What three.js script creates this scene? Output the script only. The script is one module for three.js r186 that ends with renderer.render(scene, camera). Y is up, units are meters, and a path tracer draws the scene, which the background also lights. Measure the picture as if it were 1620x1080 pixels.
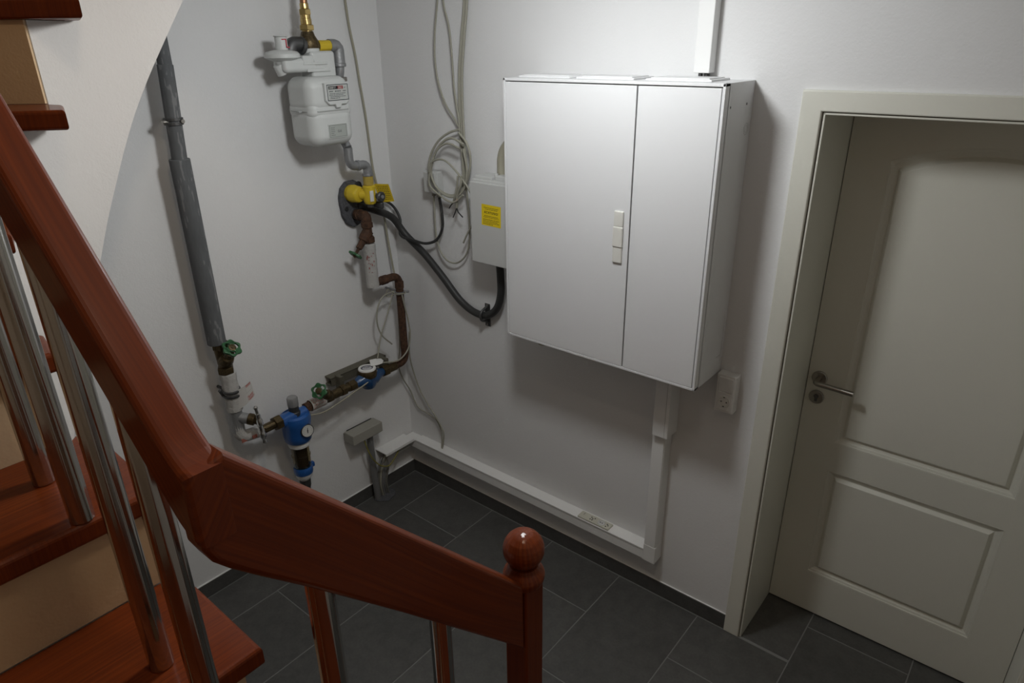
import * as THREE from 'three';
import { RoundedBoxGeometry } from 'three/addons/geometries/RoundedBoxGeometry.js';
import { mergeGeometries, mergeVertices, toCreasedNormals } from 'three/addons/utils/BufferGeometryUtils.js';

const R = Math.PI / 180, V = (x, y, z) => new THREE.Vector3(x, y, z);
// ------------------------------------------------------------------ camera, lights, exposure
const scene = new THREE.Scene();
scene.background = new THREE.Color(0x000000);
const camera = new THREE.PerspectiveCamera(52.98, 1620 / 1080, 0.02, 30);
camera.position.set(2.4947, 2.1997, 2.1419);
camera.rotation.order = 'YXZ';
camera.rotation.set(-23.738 * R, 39.633 * R, -0.836 * R);
const renderer = new THREE.WebGLRenderer({ antialias: true });
renderer.toneMapping = THREE.LinearToneMapping;
renderer.toneMappingExposure = 1.06;
renderer.shadowMap.enabled = true;
// the room's two lamps: an opal globe under the ceiling and a pendant globe in the stairwell
const CEIL_LAMP = { at: V(1.36, 2.46, 0.84), radius: 0.1, power: 2.0, color: new THREE.Color(0.965, 0.99, 1) };
const STAIR_LAMP = { at: V(2.15, 3.25, 1.68), power: 0.9, color: new THREE.Color(1, 0.82, 0.62) };

// ------------------------------------------------------------------ helpers
let seed = 7;
const rnd = () => (seed = (seed * 16807) % 2147483647) / 2147483647;
const names = new Map();
function numbered(n) { const k = names.get(n) || 0; names.set(n, k + 1); return k ? n + '_' + String(k).padStart(3, '0') : n; }
function tag(o, label, category, group) { o.userData.label = label; o.userData.category = category; if (group) o.userData.group = group; return o; }
function thing(name, label, category, group) { const o = new THREE.Group(); o.name = numbered(name); scene.add(o); return tag(o, label, category, group); }
function struct(name) { const o = new THREE.Group(); o.name = name; o.userData.kind = 'structure'; scene.add(o); return o; }
function prep(g) { g = g.index ? g.toNonIndexed() : g.clone(); for (const k of Object.keys(g.attributes)) if (!['position', 'normal', 'uv'].includes(k)) g.deleteAttribute(k); g.morphAttributes = {}; return g; }
function merged(gs) { return Array.isArray(gs) ? (gs.length > 1 ? mergeGeometries(gs.map(prep)) : gs[0]) : gs; }
function part(name, gs, mat, parent = scene, label) {
  const m = new THREE.Mesh(merged(gs), mat); m.name = parent === scene ? numbered(name) : name;
  m.castShadow = m.receiveShadow = true; parent.add(m);
  if (label) m.userData.label = label;
  return m;
}
const each = (n, gs, m, p) => gs.forEach(g => part(n, g, m, p));
function box(x0, x1, y0, y1, z0, z1, r = 0.002, seg = 2) {
  const w = x1 - x0, h = y1 - y0, d = z1 - z0;
  const g = r > 0 ? new RoundedBoxGeometry(w, h, d, seg, Math.min(r, w / 2.01, h / 2.01, d / 2.01)) : new THREE.BoxGeometry(w, h, d);
  return g.translate((x0 + x1) / 2, (y0 + y1) / 2, (z0 + z1) / 2);
}
function scaleUV(g, a, b) { const u = g.attributes.uv; for (let i = 0; i < u.count; i++) u.setXY(i, u.getX(i) * a, u.getY(i) * b); return g; }
class Poly extends THREE.Curve {                  // polyline whose corners are rounded with radius f
  constructor(pts, f) {
    super(); this.path = new THREE.CurvePath();
    let a = pts[0];
    for (let i = 1; i < pts.length - 1; i++) {
      const p = pts[i], d0 = p.distanceTo(pts[i - 1]), d1 = p.distanceTo(pts[i + 1]), k = Math.min(f, d0 * 0.48, d1 * 0.48);
      const e = p.clone().lerp(pts[i - 1], k / d0), s = p.clone().lerp(pts[i + 1], k / d1);
      this.path.add(new THREE.LineCurve3(a, e)); this.path.add(new THREE.QuadraticBezierCurve3(e, p, s)); a = s;
    }
    this.path.add(new THREE.LineCurve3(a, pts[pts.length - 1]));
  }
  getPoint(t, o) { const v = this.path.getPointAt(Math.min(Math.max(t, 0), 1)); return o ? o.copy(v) : v; }
}
const caps = (g, c, r, rs) => {
  const out = [g];
  for (const t of [0, 1]) { const p = c.getPoint(t), d = c.getTangent(t); const k = new THREE.CircleGeometry(r, rs); k.lookAt(t ? d : d.clone().negate()); out.push(k.translate(p.x, p.y, p.z)); }
  return mergeGeometries(out.map(prep));
};
function pipe(pts, r, f = 0.03, seg, rs = 18) {
  const c = new Poly(pts.map(p => V(...p)), f), L = c.path.getLength();
  const g = new THREE.TubeGeometry(c, seg || Math.max(8, Math.round(L / 0.009)), r, rs);
  scaleUV(g, L, 2 * Math.PI * r); return caps(g, c, r, rs);
}
function cable(pts, r, rs = 8) {
  const c = new THREE.CatmullRomCurve3(pts.map(p => V(...p)), false, 'centripetal'), L = c.getLength();
  const g = new THREE.TubeGeometry(c, Math.max(12, Math.round(L / 0.012)), r, rs);
  scaleUV(g, L, 2 * Math.PI * r); return caps(g, c, r, rs);
}
function lathe(profile, from, dir, seg = 32) {    // profile: [radius, distance along dir]
  let len = 0, rm = 0; profile.forEach((p, i) => { rm = Math.max(rm, p[0]); if (i) len += Math.hypot(p[0] - profile[i - 1][0], p[1] - profile[i - 1][1]); });
  const g = new THREE.LatheGeometry(profile.map(p => new THREE.Vector2(Math.max(p[0], 1e-5), p[1])), seg);
  scaleUV(g, 6.283 * rm, len);
  const q = new THREE.Quaternion().setFromUnitVectors(V(0, 1, 0), V(...dir).normalize());
  g.applyQuaternion(q); g.translate(...from);
  return toCreasedNormals(g, 0.6);
}
const rod = (a, b, r, seg = 20) => { const d = V(...b).sub(V(...a)), L = d.length(), c = Math.min(r * 0.15, 0.002); return lathe([[0, 0], [r - c, 0], [r, c], [r, L - c], [r - c, L], [0, L]], a, d.toArray(), seg); };
const hexNut = (a, b, r) => { const d = V(...b).sub(V(...a)), L = d.length(), c = 0.002; return lathe([[0, 0], [r - c, 0], [r, c], [r, L - c], [r - c, L], [0, L]], a, d.toArray(), 6); };
function extrude(pts, depth, bevel = 0, bs = 2, holes = []) {
  const s = new THREE.Shape(pts.map(p => new THREE.Vector2(p[0], p[1])));
  for (const h of holes) s.holes.push(new THREE.Path(h.map(p => new THREE.Vector2(p[0], p[1]))));
  return new THREE.ExtrudeGeometry(s, { depth: depth - 2 * bevel, bevelEnabled: bevel > 0, bevelThickness: bevel, bevelSize: bevel, bevelOffset: -bevel, bevelSegments: bs, curveSegments: 10 }).translate(0, 0, bevel);
}
const slab = (pts, y0, y1, bevel = 0.006, bs = 3) => extrude(pts.map(p => [p[0], -p[1]]), y1 - y0, bevel, bs).rotateX(-Math.PI / 2).translate(0, y0, 0);   // plan [x, z]

// ------------------------------------------------------------------ procedural textures
function lattice(p, s) { let h = s * 9781 + 17; const t = new Float32Array(p * p); for (let i = 0; i < p * p; i++) { h = (h * 1664525 + 1013904223) >>> 0; t[i] = h / 4294967296; } return t; }
function noise(px, py, s) {                       // tileable value noise on [0,1)^2
  const P = Math.max(px, py), t = lattice(P, s), sm = a => a * a * (3 - 2 * a);
  return (u, v) => {
    const x = u * px, y = v * py, i = Math.floor(x), j = Math.floor(y), a = sm(x - i), b = sm(y - j);
    const g = (m, n) => t[((m % px) + px) % px + P * (((n % py) + py) % py)];
    return (g(i, j) * (1 - a) + g(i + 1, j) * a) * (1 - b) + (g(i, j + 1) * (1 - a) + g(i + 1, j + 1) * a) * b;
  };
}
function tex(w, h, fn, metres, srgb) {
  const d = new Uint8Array(w * h * 4);
  for (let y = 0; y < h; y++) for (let x = 0; x < w; x++) {
    const c = fn(x / w, y / h), k = 4 * (y * w + x), a = Array.isArray(c) ? c : [c, c, c];
    for (let q = 0; q < 3; q++) d[k + q] = Math.max(0, Math.min(255, Math.round(a[q] * 255)));
    d[k + 3] = 255;
  }
  const t = new THREE.DataTexture(d, w, h); t.wrapS = t.wrapT = THREE.RepeatWrapping; t.magFilter = THREE.LinearFilter; t.minFilter = THREE.LinearMipmapLinearFilter; t.generateMipmaps = true;
  if (srgb) t.colorSpace = THREE.SRGBColorSpace;
  t.repeat.set(1 / metres[0], 1 / metres[1]); t.needsUpdate = true; return t;
}
const mixc = (a, b, k) => a.map((v, i) => v + (b[i] - v) * k);
const std = (color, rough, metal = 0, extra = {}) => new THREE.MeshStandardMaterial({ color, roughness: rough, metalness: metal, ...extra });
const lin = (r, g, b) => new THREE.Color().setRGB(r, g, b);

const pn = [noise(60, 60, 1), noise(150, 150, 2), noise(12, 12, 3), noise(240, 240, 4)];
const plasterBump = tex(512, 512, (u, v) => 0.35 * pn[0](u, v) + 0.35 * pn[1](u, v) + 0.1 * pn[2](u, v) + 0.2 * pn[3](u, v), [0.6, 0.6]);
const wn = [noise(90, 4, 5), noise(36, 3, 6), noise(6, 3, 7), noise(200, 9, 8)];
const woodFn = (u, v) => {
  const w = u + 0.02 * Math.sin(6.283 * v) + 0.012 * wn[2](u, v);
  const g = 0.45 * wn[0](w, v) + 0.15 * wn[1](w, v) + 0.4 * wn[3](w, v), k = wn[2](u, v);
  const c = mixc([0.36, 0.138, 0.022], [0.475, 0.205, 0.038], Math.min(1, Math.max(0, (g - 0.25) * 1.7)));
  return mixc(c, [0.385, 0.145, 0.025], 0.35 * k);
};
const woodMap = tex(512, 1024, woodFn, [0.35, 1.1], true);
const woodMat = (turn) => { const m = woodMap.clone(); m.center.set(0, 0); m.rotation = turn; m.needsUpdate = true; return new THREE.MeshPhysicalMaterial({ map: m, roughness: 0.55, specularIntensity: 0.3, clearcoat: 0.4, clearcoatRoughness: 0.14 }); };
const sn = [noise(30, 30, 9), noise(120, 120, 10), noise(5, 5, 11)];
const slateFn = (u, v) => { const k = 0.45 * sn[0](u, v) + 0.4 * sn[1](u, v) + 0.3 * sn[2](u, v); return mixc([0.255, 0.253, 0.246], [0.335, 0.332, 0.324], k); };
const slateMap = tex(512, 512, slateFn, [0.8, 0.8], true);
const slateBump = tex(512, 512, (u, v) => 0.5 * sn[1](u, v) + 0.5 * sn[0](u, v), [0.8, 0.8]);
const rn = [noise(16, 16, 12), noise(60, 60, 13)];
const rustMap = tex(256, 256, (u, v) => mixc([0.20, 0.135, 0.095], [0.40, 0.275, 0.19], 0.6 * rn[0](u, v) + 0.4 * rn[1](u, v)), [0.12, 0.12], true);
const rustBump = tex(256, 256, (u, v) => 0.5 * rn[0](u, v) + 0.5 * rn[1](u, v), [0.12, 0.12]);
const brassMap = tex(256, 256, (u, v) => mixc([0.25, 0.215, 0.15], [0.43, 0.365, 0.25], 0.6 * rn[0](u, v) + 0.4 * rn[1](u, v)), [0.1, 0.1], true);
const greyMap = tex(256, 256, (u, v) => { const k = 0.6 * rn[0](u, v) + 0.4 * rn[1](u, v); return k > 0.72 ? [0.62, 0.62, 0.62] : mixc([0.44, 0.445, 0.45], [0.52, 0.525, 0.53], k); }, [0.3, 0.3], true);
const moulded = tex(256, 256, (u, v) => mixc([0.27, 0.275, 0.29], [0.40, 0.40, 0.415], 0.5 * rn[0](u, v) + 0.5 * rn[1](u, v)), [0.1, 0.1], true);
function canvasTex(w, h, draw) { const c = document.createElement('canvas'); c.width = w; c.height = h; draw(c.getContext('2d'), w, h); const t = new THREE.CanvasTexture(c); t.colorSpace = THREE.SRGBColorSpace; t.anisotropy = 4; return t; }

const M = {
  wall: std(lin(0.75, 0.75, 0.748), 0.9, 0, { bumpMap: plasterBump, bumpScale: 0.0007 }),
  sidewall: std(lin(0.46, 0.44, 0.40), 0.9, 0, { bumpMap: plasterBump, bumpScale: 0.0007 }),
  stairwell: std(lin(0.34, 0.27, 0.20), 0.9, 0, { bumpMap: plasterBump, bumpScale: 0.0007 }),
  rough: std(lin(0.62, 0.595, 0.57), 0.92, 0, { bumpMap: plasterBump, bumpScale: 0.0009 }),
  ceiling: std(lin(0.75, 0.75, 0.74), 0.95),
  riser: std(lin(0.60, 0.43, 0.265), 0.8, 0, { bumpMap: plasterBump, bumpScale: 0.0004 }),
  grout: std(lin(0.20, 0.20, 0.195), 0.9),
  tile: [0.92, 1, 1.06, 0.97].map(k => std(lin(k, k, k), 0.5, 0, { map: slateMap, bumpMap: slateBump, bumpScale: 0.0006 })),
  skirting: std(0xffffff, 0.5, 0, { map: slateMap, bumpMap: slateBump, bumpScale: 0.0006 }),
  cream: new THREE.MeshPhysicalMaterial({ color: lin(0.69, 0.685, 0.61), roughness: 0.45, clearcoat: 0.25, clearcoatRoughness: 0.4 }),
  seal: std(lin(0.22, 0.21, 0.18), 0.9),
  tread: woodMat(0), post: woodMat(0),
  brightchrome: std(lin(0.8, 0.8, 0.79), 0.2, 1),
  chrome: std(lin(0.58, 0.57, 0.55), 0.12, 1),
  steel: std(lin(0.38, 0.36, 0.33), 0.3, 1),
  darksteel: std(lin(0.12, 0.12, 0.12), 0.5, 0.8),
  cabinet: std(lin(0.74, 0.744, 0.75), 0.42),
  cabinetDoor: std(lin(0.74, 0.744, 0.75), 0.4),
  handle: std(lin(0.72, 0.71, 0.66), 0.45),
  dark: std(lin(0.02, 0.02, 0.02), 0.7),
  pvc: std(lin(0.80, 0.80, 0.79), 0.5),
  outlet: std(lin(0.74, 0.73, 0.70), 0.4),
  boxgrey: std(lin(0.55, 0.555, 0.54), 0.55),
  boxold: std(lin(0.33, 0.32, 0.28), 0.6),
  cable: std(lin(0.34, 0.33, 0.27), 0.55),
  cableold: std(lin(0.36, 0.34, 0.26), 0.6),
  black: std(lin(0.03, 0.03, 0.029), 0.5),
  greypipe: std(0xffffff, 0.75, 0, { map: greyMap }),
  foam: std(lin(0.55, 0.56, 0.57), 0.9, 0, { map: greyMap }),
  mortar: std(0xffffff, 0.95, 0, { map: moulded, bumpMap: rustBump, bumpScale: 0.004 }),
  galv: std(lin(0.34, 0.345, 0.35), 0.5, 0.65, { bumpMap: rustBump, bumpScale: 0.0008 }),
  rust: std(0xffffff, 0.8, 0.15, { map: rustMap, bumpMap: rustBump, bumpScale: 0.0015 }),
  brass: std(0xffffff, 0.42, 0.75, { map: brassMap, bumpMap: rustBump, bumpScale: 0.0008 }),
  freshbrass: std(lin(0.55, 0.40, 0.16), 0.32, 0.9),
  copper: std(lin(0.38, 0.20, 0.11), 0.4, 0.85),
  green: std(lin(0.025, 0.115, 0.04), 0.4),
  yellow: std(lin(0.66, 0.48, 0.025), 0.5),
  wrap: std(lin(0.47, 0.46, 0.44), 0.95, 0, { bumpMap: rustBump, bumpScale: 0.002 }),
  meter: std(lin(0.60, 0.615, 0.60), 0.45),
  meterSeam: std(lin(0.40, 0.41, 0.40), 0.5),
  blue: new THREE.MeshPhysicalMaterial({ color: lin(0.010, 0.085, 0.31), roughness: 0.35, clearcoat: 0.4, clearcoatRoughness: 0.3 }),
  blueDark: new THREE.MeshPhysicalMaterial({ color: lin(0.008, 0.055, 0.16), roughness: 0.3, clearcoat: 0.4, clearcoatRoughness: 0.25 }),
  white: std(lin(0.78, 0.78, 0.76), 0.5),
  bowl: new THREE.MeshPhysicalMaterial({ color: lin(0.62, 0.55, 0.40), roughness: 0.12, transmission: 1, thickness: 0, ior: 1.45 }),
  knobclear: new THREE.MeshPhysicalMaterial({ color: lin(0.45, 0.45, 0.45), roughness: 0.25, transmission: 0.5, thickness: 0 }),
  mesh: std(lin(0.05, 0.035, 0.02), 0.6),
  bracket: std(lin(0.15, 0.14, 0.105), 0.5, 0.4, { bumpMap: rustBump, bumpScale: 0.001 }),
  cabledark: std(lin(0.15, 0.145, 0.125), 0.6),
  flexpipe: std(lin(0.17, 0.17, 0.168), 0.5),
};

// ------------------------------------------------------------------ the room
const XR = 2.95, ZF = 2.76, YT = 4.6;
const plainUV = (g) => { const p = g.attributes.position, n = g.attributes.normal, u = g.attributes.uv; for (let i = 0; i < p.count; i++) { const ax = Math.abs(n.getX(i)), ay = Math.abs(n.getY(i)), az = Math.abs(n.getZ(i)); if (ax > ay && ax > az) u.setXY(i, p.getZ(i), p.getY(i)); else if (ay > az) u.setXY(i, p.getX(i), p.getZ(i)); else u.setXY(i, p.getX(i), p.getY(i)); } return g; };
const wallPart = (name, gs, mat = M.wall) => { const m = part(name, gs.map(plainUV), mat, scene); m.name = name; m.userData.kind = 'structure'; return m; };
wallPart('wall_left', [box(-0.2, 0, -0.2, YT, -0.36, ZF + 0.2, 0)]);
wallPart('wall_back', [box(-0.2, 1.862, -0.2, YT, -0.36, 0, 0), box(2.75, XR + 0.2, -0.2, YT, -0.36, 0, 0), box(1.862, 2.75, 2.012, YT, -0.36, 0, 0)]);
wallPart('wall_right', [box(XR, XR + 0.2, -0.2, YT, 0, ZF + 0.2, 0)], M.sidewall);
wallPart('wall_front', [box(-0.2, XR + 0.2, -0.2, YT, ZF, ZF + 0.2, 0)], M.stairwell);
wallPart('ceiling', [box(0, XR, 2.6, 2.85, 0, 1.25, 0)], M.ceiling);
wallPart('ceiling_001', [box(-0.2, XR + 0.2, YT, YT + 0.2, -0.36, ZF + 0.2, 0)], M.ceiling);

// tiled floor: running bond of dark slate tiles, 37 x 74 cm, pale thin joints
{
  const fl = struct('floor');
  part('grout_bed', box(0, XR, -0.12, -0.0012, -0.36, ZF, 0), M.grout, fl);
  const xs = [0, 0.207, 0.582, 0.962, 1.334, 1.708, 2.081, 2.452, 2.826, XR], off = [0.65, 0.277, 0.65, 0.279, 0.62, 0.277, 0.53, 0.277, 0.65];
  const h = 0.0021;
  for (let c = 0; c < xs.length - 1; c++) {
    const zs = []; for (let z = off[c] - 0.744 * 2; z < ZF; z += 0.744) zs.push(z); zs.push(ZF + 1);
    const zMin = (xs[c + 1] > 1.89 && xs[c] < 2.75) ? -0.345 : 0;
    for (let i = 0; i < zs.length - 1; i++) {
      const z0 = Math.max(zs[i] + h, zMin || 0.0125), z1 = Math.min(zs[i + 1] - h, ZF), x0 = xs[c] + (c ? h : 0.0125), x1 = xs[c + 1] - h;
      if (z1 - z0 < 0.02) continue;
      const mk = (a, b, z0, z1) => {
        const g = slab([[a, z0], [b, z0], [b, z1], [a, z1]], -0.009, 0, 0.0009, 1), ou = rnd() * 3, ov = rnd() * 3, u = g.attributes.uv;
        for (let q = 0; q < u.count; q++) u.setXY(q, u.getX(q) + ou, u.getY(q) + ov);
        part('tile', g, M.tile[Math.floor(rnd() * 4)], fl);
      };
      if (z0 < 0 && x0 < 1.892) { if (z1 > 0) mk(x0, x1, 0.0125, z1); mk(1.892, x1, z0, Math.min(z1, -0.0005)); }
      else mk(x0, x1, z0, z1);
    }
  }
}
// skirting of the same tile
const skirt = (name, g, q) => { const m = part(name, plainUV(g), M.skirting, scene); part('sealant_strip', q, M.pvc, m); m.name = name; m.userData.kind = 'structure'; };
skirt('baseboard_left', box(0, 0.009, 0.001, 0.072, 0.009, ZF, 0.0015), box(0, 0.0075, 0.0722, 0.075, 0.009, ZF, 0.001));
skirt('baseboard_back', box(0, 1.821, 0.001, 0.072, 0, 0.009, 0.0015), box(0, 1.82, 0.0722, 0.0742, 0, 0.006, 0.001));

// door: frame (trim) and leaf
{
  const t = struct('trim_1');
  part('casing', extrude([[1.822, 0.001], [1.882, 0.001], [1.882, 2.003], [2.728, 2.003], [2.728, 0.001], [2.788, 0.001], [2.788, 2.06], [1.822, 2.06]], 0.02, 0.004, 3).translate(0, 0, -0.004), M.cream, t);
  part('jamb', box(1.886, 1.892, 0.001, 2.0, -0.345, 0.007, 0.002), M.cream, t);
  part('jamb', box(2.723, 2.729, 0.001, 2.0, -0.345, 0.007, 0.002), M.cream, t);
  part('jamb', box(1.886, 2.729, 1.994, 2.0, -0.345, 0.007, 0.002), M.cream, t);
  part('door_seal', [box(1.8921, 1.8965, 0.01, 1.994, -0.34, -0.318, 0), box(1.862, 1.886, 0.001, 2.0, -0.32, 0.004, 0), box(1.862, 2.75, 2.0, 2.012, -0.32, 0.004, 0)], M.seal, t);
  const d = struct('door_1');
  const x0 = 1.894, x1 = 2.7215, y0 = 0.008, y1 = 1.992, zf = -0.294;
  const ring = (xL, xR, yB, yT, rise, k) => {
    const p = [[xL + k, yB + k], [xR - k, yB + k]], n = rise ? 28 : 1;
    for (let i = 0; i <= n; i++) { const s = i / n, a = rise * 4 * s * (1 - s); p.push([xR - k - (xR - xL - 2 * k) * s, yT + a - k]); }
    return p;
  };
  const panels = [[2.023, 2.588, 0.812, 1.842, 0.055], [2.023, 2.588, 0.205, 0.69, 0]];
  const slabG = extrude([[x0, y0], [x1, y0], [x1, y1], [x0, y1]], 0.04, 0.0015, 2, panels.map(q => ring(...q, 0))).translate(0, 0, zf - 0.04);
  part('frame', slabG, M.cream, d);
  for (const q of panels) {
    const prof = [[-0.0015, -0.002], [0.0, 0], [0.003, -0.0005], [0.0045, -0.0035], [0.012, -0.0072], [0.0135, -0.0088], [0.023, -0.0135], [0.026, -0.0135], [0.037, -0.0015], [0.0395, -0.001]];
    const rings = prof.map(([k]) => ring(...q, k)), pos = [];
    for (let a = 0; a < rings.length - 1; a++) for (let i = 0; i < rings[a].length; i++) {
      const j = (i + 1) % rings[a].length, A = rings[a][i], B = rings[a][j], C = rings[a + 1][j], D = rings[a + 1][i], za = zf + prof[a][1], zb = zf + prof[a + 1][1];
      pos.push(A[0], A[1], za, B[0], B[1], za, C[0], C[1], zb, A[0], A[1], za, C[0], C[1], zb, D[0], D[1], zb);
    }
    const g = new THREE.BufferGeometry(); g.setAttribute('position', new THREE.Float32BufferAttribute(pos, 3)); g.setAttribute('uv', new THREE.Float32BufferAttribute(new Float32Array(pos.length / 3 * 2), 2)); g.computeVertexNormals();
    part('moulding', toCreasedNormals(g, 0.3), M.cream, d);
    part('panel', extrude(ring(...q, 0.039), 0.03, 0).translate(0, 0, zf - 0.031), M.cream, d);
  }
  const h = part('door_handle', [pipe([[1.936, 1.056, zf + 0.006], [1.936, 1.056, zf + 0.056], [2.066, 1.052, zf + 0.056]], 0.0095, 0.012)], M.steel, d, 'brushed steel lever handle');
  part('rosette', lathe([[0, 0], [0.0265, 0], [0.0265, 0.006], [0.0245, 0.008], [0.012, 0.0085], [0, 0.0085]], [1.936, 1.056, zf], [0, 0, 1]), M.steel, h);
  const k = part('key_rosette', lathe([[0, 0], [0.0265, 0], [0.0265, 0.006], [0.0245, 0.008], [0.012, 0.0085], [0, 0.0085]], [1.937, 0.978, zf], [0, 0, 1]), M.steel, d, 'round steel key plate');
  part('lock_cylinder', [rod([1.937, 0.983, zf + 0.007], [1.937, 0.983, zf + 0.0115], 0.0085), box(1.932, 1.942, 0.962, 0.983, zf + 0.007, zf + 0.0112, 0.003)], M.darksteel, k);
}

// ------------------------------------------------------------------ staircase
const TT = 0.042;
{
  const st = thing('staircase', 'winding staircase with red-brown wooden treads, beige risers and white plaster cheek', 'staircase');
  // inner edge of the concrete body: [x, z, underside height]
  const K = [[1.745, 1.385, 0.002], [1.745, 1.515, 0.002], [1.745, 1.68, 0.03], [1.725, 1.74, 0.15], [1.665, 1.768, 0.36], [1.565, 1.776, 0.6], [1.283, 1.779, 0.86], [0.993, 1.783, 1.09], [0.87, 1.777, 1.19], [0.79, 1.738, 1.29], [0.755, 1.71, 1.349], [0.69, 1.657, 1.42], [0.615, 1.590, 1.495], [0.556, 1.533, 1.588], [0.51, 1.473, 1.677], [0.48, 1.42, 1.77], [0.461, 1.37, 1.857], [0.447, 1.32, 1.945], [0.437, 1.27, 2.028], [0.43, 1.21, 2.117], [0.425, 1.148, 2.202], [0.42, 1.063, 2.316], [0.42, 0.95, 2.46], [0.42, 0.85, 2.585]];
  const cur = new THREE.CatmullRomCurve3(K.map(p => V(p[0], p[2], p[1])), false, 'centripetal');
  const N = 480, S = Array.from({ length: N + 1 }, (_, i) => cur.getPoint(i / N));
  // risers: inner point, outer point, tread top above
  const RS = [[1.745, 1.385, 2.945, 1.385, 0.206], [1.745, 1.515, 2.945, 1.6, 0.412], [1.745, 1.68, 2.945, 1.975, 0.618], [1.725, 1.74, 2.945, 2.56, 0.824], [1.665, 1.768, 2.05, 2.755, 1.03], [1.565, 1.776, 1.565, 2.755, 1.235], [1.283, 1.779, 1.283, 2.755, 1.445], [0.993, 1.783, 0.993, 2.755, 1.65], [0.83, 1.761, 0.48, 2.755, 1.86], [0.665, 1.636, 0.005, 2.43, 2.075], [0.532, 1.505, 0.005, 1.921, 2.30], [0.472, 1.402, 0.005, 1.56, 2.50], [0.425, 1.13, 0.005, 1.2, 2.63], [0.42, 0.86, 0.005, 0.86, 2.63]];
  const at = RS.map(r => { let b = 0, bd = 9; S.forEach((p, i) => { const d = Math.hypot(p.x - r[0], p.z - r[1]); if (d < bd) { bd = d; b = i; } }); return b; });
  const pos = [], uv = [];
  const quad = (a, b, c, d, U) => { for (const [p, q] of [[a, 0], [b, 1], [c, 2], [a, 0], [c, 2], [d, 3]]) { pos.push(p.x, p.y, p.z); uv.push(...(U ? U[q] : [p.x + p.z, p.y])); } };
  let arc = 0;
  for (let i = 0; i < RS.length - 1; i++) {
    const yt = RS[i][4] - TT - 0.001;
    for (let j = at[i]; j < at[i + 1]; j++) {
      const o = (k) => { const t = (k - at[i]) / Math.max(1, at[i + 1] - at[i]); return V(RS[i][2] + (RS[i + 1][2] - RS[i][2]) * t, 0, RS[i][3] + (RS[i + 1][3] - RS[i][3]) * t); };
      const A = S[j], B = S[j + 1], OA = o(j), OB = o(j + 1), L = Math.hypot(A.x - B.x, A.z - B.z);
      quad(V(A.x, A.y, A.z), V(B.x, B.y, B.z), V(B.x, yt, B.z), V(A.x, yt, A.z), [[arc, A.y], [arc + L, B.y], [arc + L, yt], [arc, yt]]);
      quad(V(A.x, A.y, A.z), V(B.x, B.y, B.z), V(OB.x, B.y, OB.z), V(OA.x, A.y, OA.z));
      quad(V(A.x, yt, A.z), V(B.x, yt, B.z), V(OB.x, yt, OB.z), V(OA.x, yt, OA.z));
      arc += L;
    }
    const A = S[at[i]], yb = i ? Math.min(RS[i - 1][4] - TT - 0.001, yt) : 0;
    quad(V(A.x, yb, A.z), V(RS[i][2], yb, RS[i][3]), V(RS[i][2], yt, RS[i][3]), V(A.x, yt, A.z));
  }
  const g = new THREE.BufferGeometry(); g.setAttribute('position', new THREE.Float32BufferAttribute(pos, 3)); g.setAttribute('uv', new THREE.Float32BufferAttribute(uv, 2)); g.computeVertexNormals();
  part('plaster_cheek', toCreasedNormals(g, 0.5), M.rough, st, 'white rough plaster side with a curved lower edge');
  // risers: thin beige faces just in front of the body
  for (let i = 0; i < 12; i++) {
    const r = RS[i], y0 = i ? RS[i - 1][4] : 0.001, y1 = r[4] - TT;
    const dx = r[2] - r[0], dz = r[3] - r[1], L = Math.hypot(dx, dz);
    const q = new THREE.BoxGeometry(L - 0.004, y1 - y0 - 0.001, 0.007); plainUV(q);
    q.rotateY(-Math.atan2(dz, dx)); q.translate((r[0] + r[2]) / 2, (y0 + y1) / 2, (r[1] + r[3]) / 2);
    const nx = dz / L, nz = -dx / L, f = (nx * (i < 5 ? 0 : 1) + nz * (i < 5 ? -1 : 0)) > 0 ? 0.0045 : -0.0045;
    const sgn = i < 4 ? (nz < 0 ? 0.0045 : -0.0045) : (nx > 0 ? 0.0045 : -0.0045);
    part('riser', q.translate(nx * sgn, 0, nz * sgn), M.riser, st);
  }
  // treads: plan outline from nosing to the next riser
  const T = [
    [0.206, [[1.69, 1.36], [2.945, 1.36], [2.945, 1.595], [1.69, 1.52]]],
    [0.412, [[1.69, 1.49], [2.945, 1.575], [2.945, 1.97], [1.69, 1.66]]],
    [0.618, [[1.69, 1.64], [2.945, 1.95], [2.945, 2.55], [1.69, 1.70]]],
    [0.824, [[1.69, 1.70], [2.945, 2.53], [2.945, 2.755], [2.05, 2.755], [1.66, 1.76]]],
    [1.03, [[1.665, 1.73], [2.075, 2.755], [1.57, 2.755], [1.57, 1.745]]],
    [1.235, [[1.588, 1.745], [1.588, 2.755], [1.289, 2.755], [1.289, 1.78], [1.353, 1.742]]],
    [1.445, [[1.31, 1.752], [1.31, 2.755], [0.999, 2.755], [0.993, 1.785], [0.975, 1.767], [1.063, 1.738], [1.24, 1.745]]],
    [1.65, [[1.018, 1.772], [1.018, 2.755], [0.486, 2.755], [0.83, 1.775], [0.897, 1.748], [1.0, 1.765]]],
    [1.86, [[0.872, 1.744], [0.515, 2.755], [0.005, 2.755], [0.005, 2.437], [0.665, 1.645], [0.76, 1.714]]],
    [2.075, [[0.766, 1.553], [0.018, 2.453], [0.005, 2.44], [0.005, 1.926], [0.532, 1.512], [0.60, 1.497]]],
    [2.30, [[0.664, 1.432], [0.03, 1.932], [0.005, 1.91], [0.005, 1.565], [0.42, 1.345], [0.45, 1.374], [0.49, 1.369]]],
    [2.50, [[0.57, 1.24], [0.005, 1.585], [0.005, 1.2], [0.427, 1.13], [0.52, 1.06]]],
  ];
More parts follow.
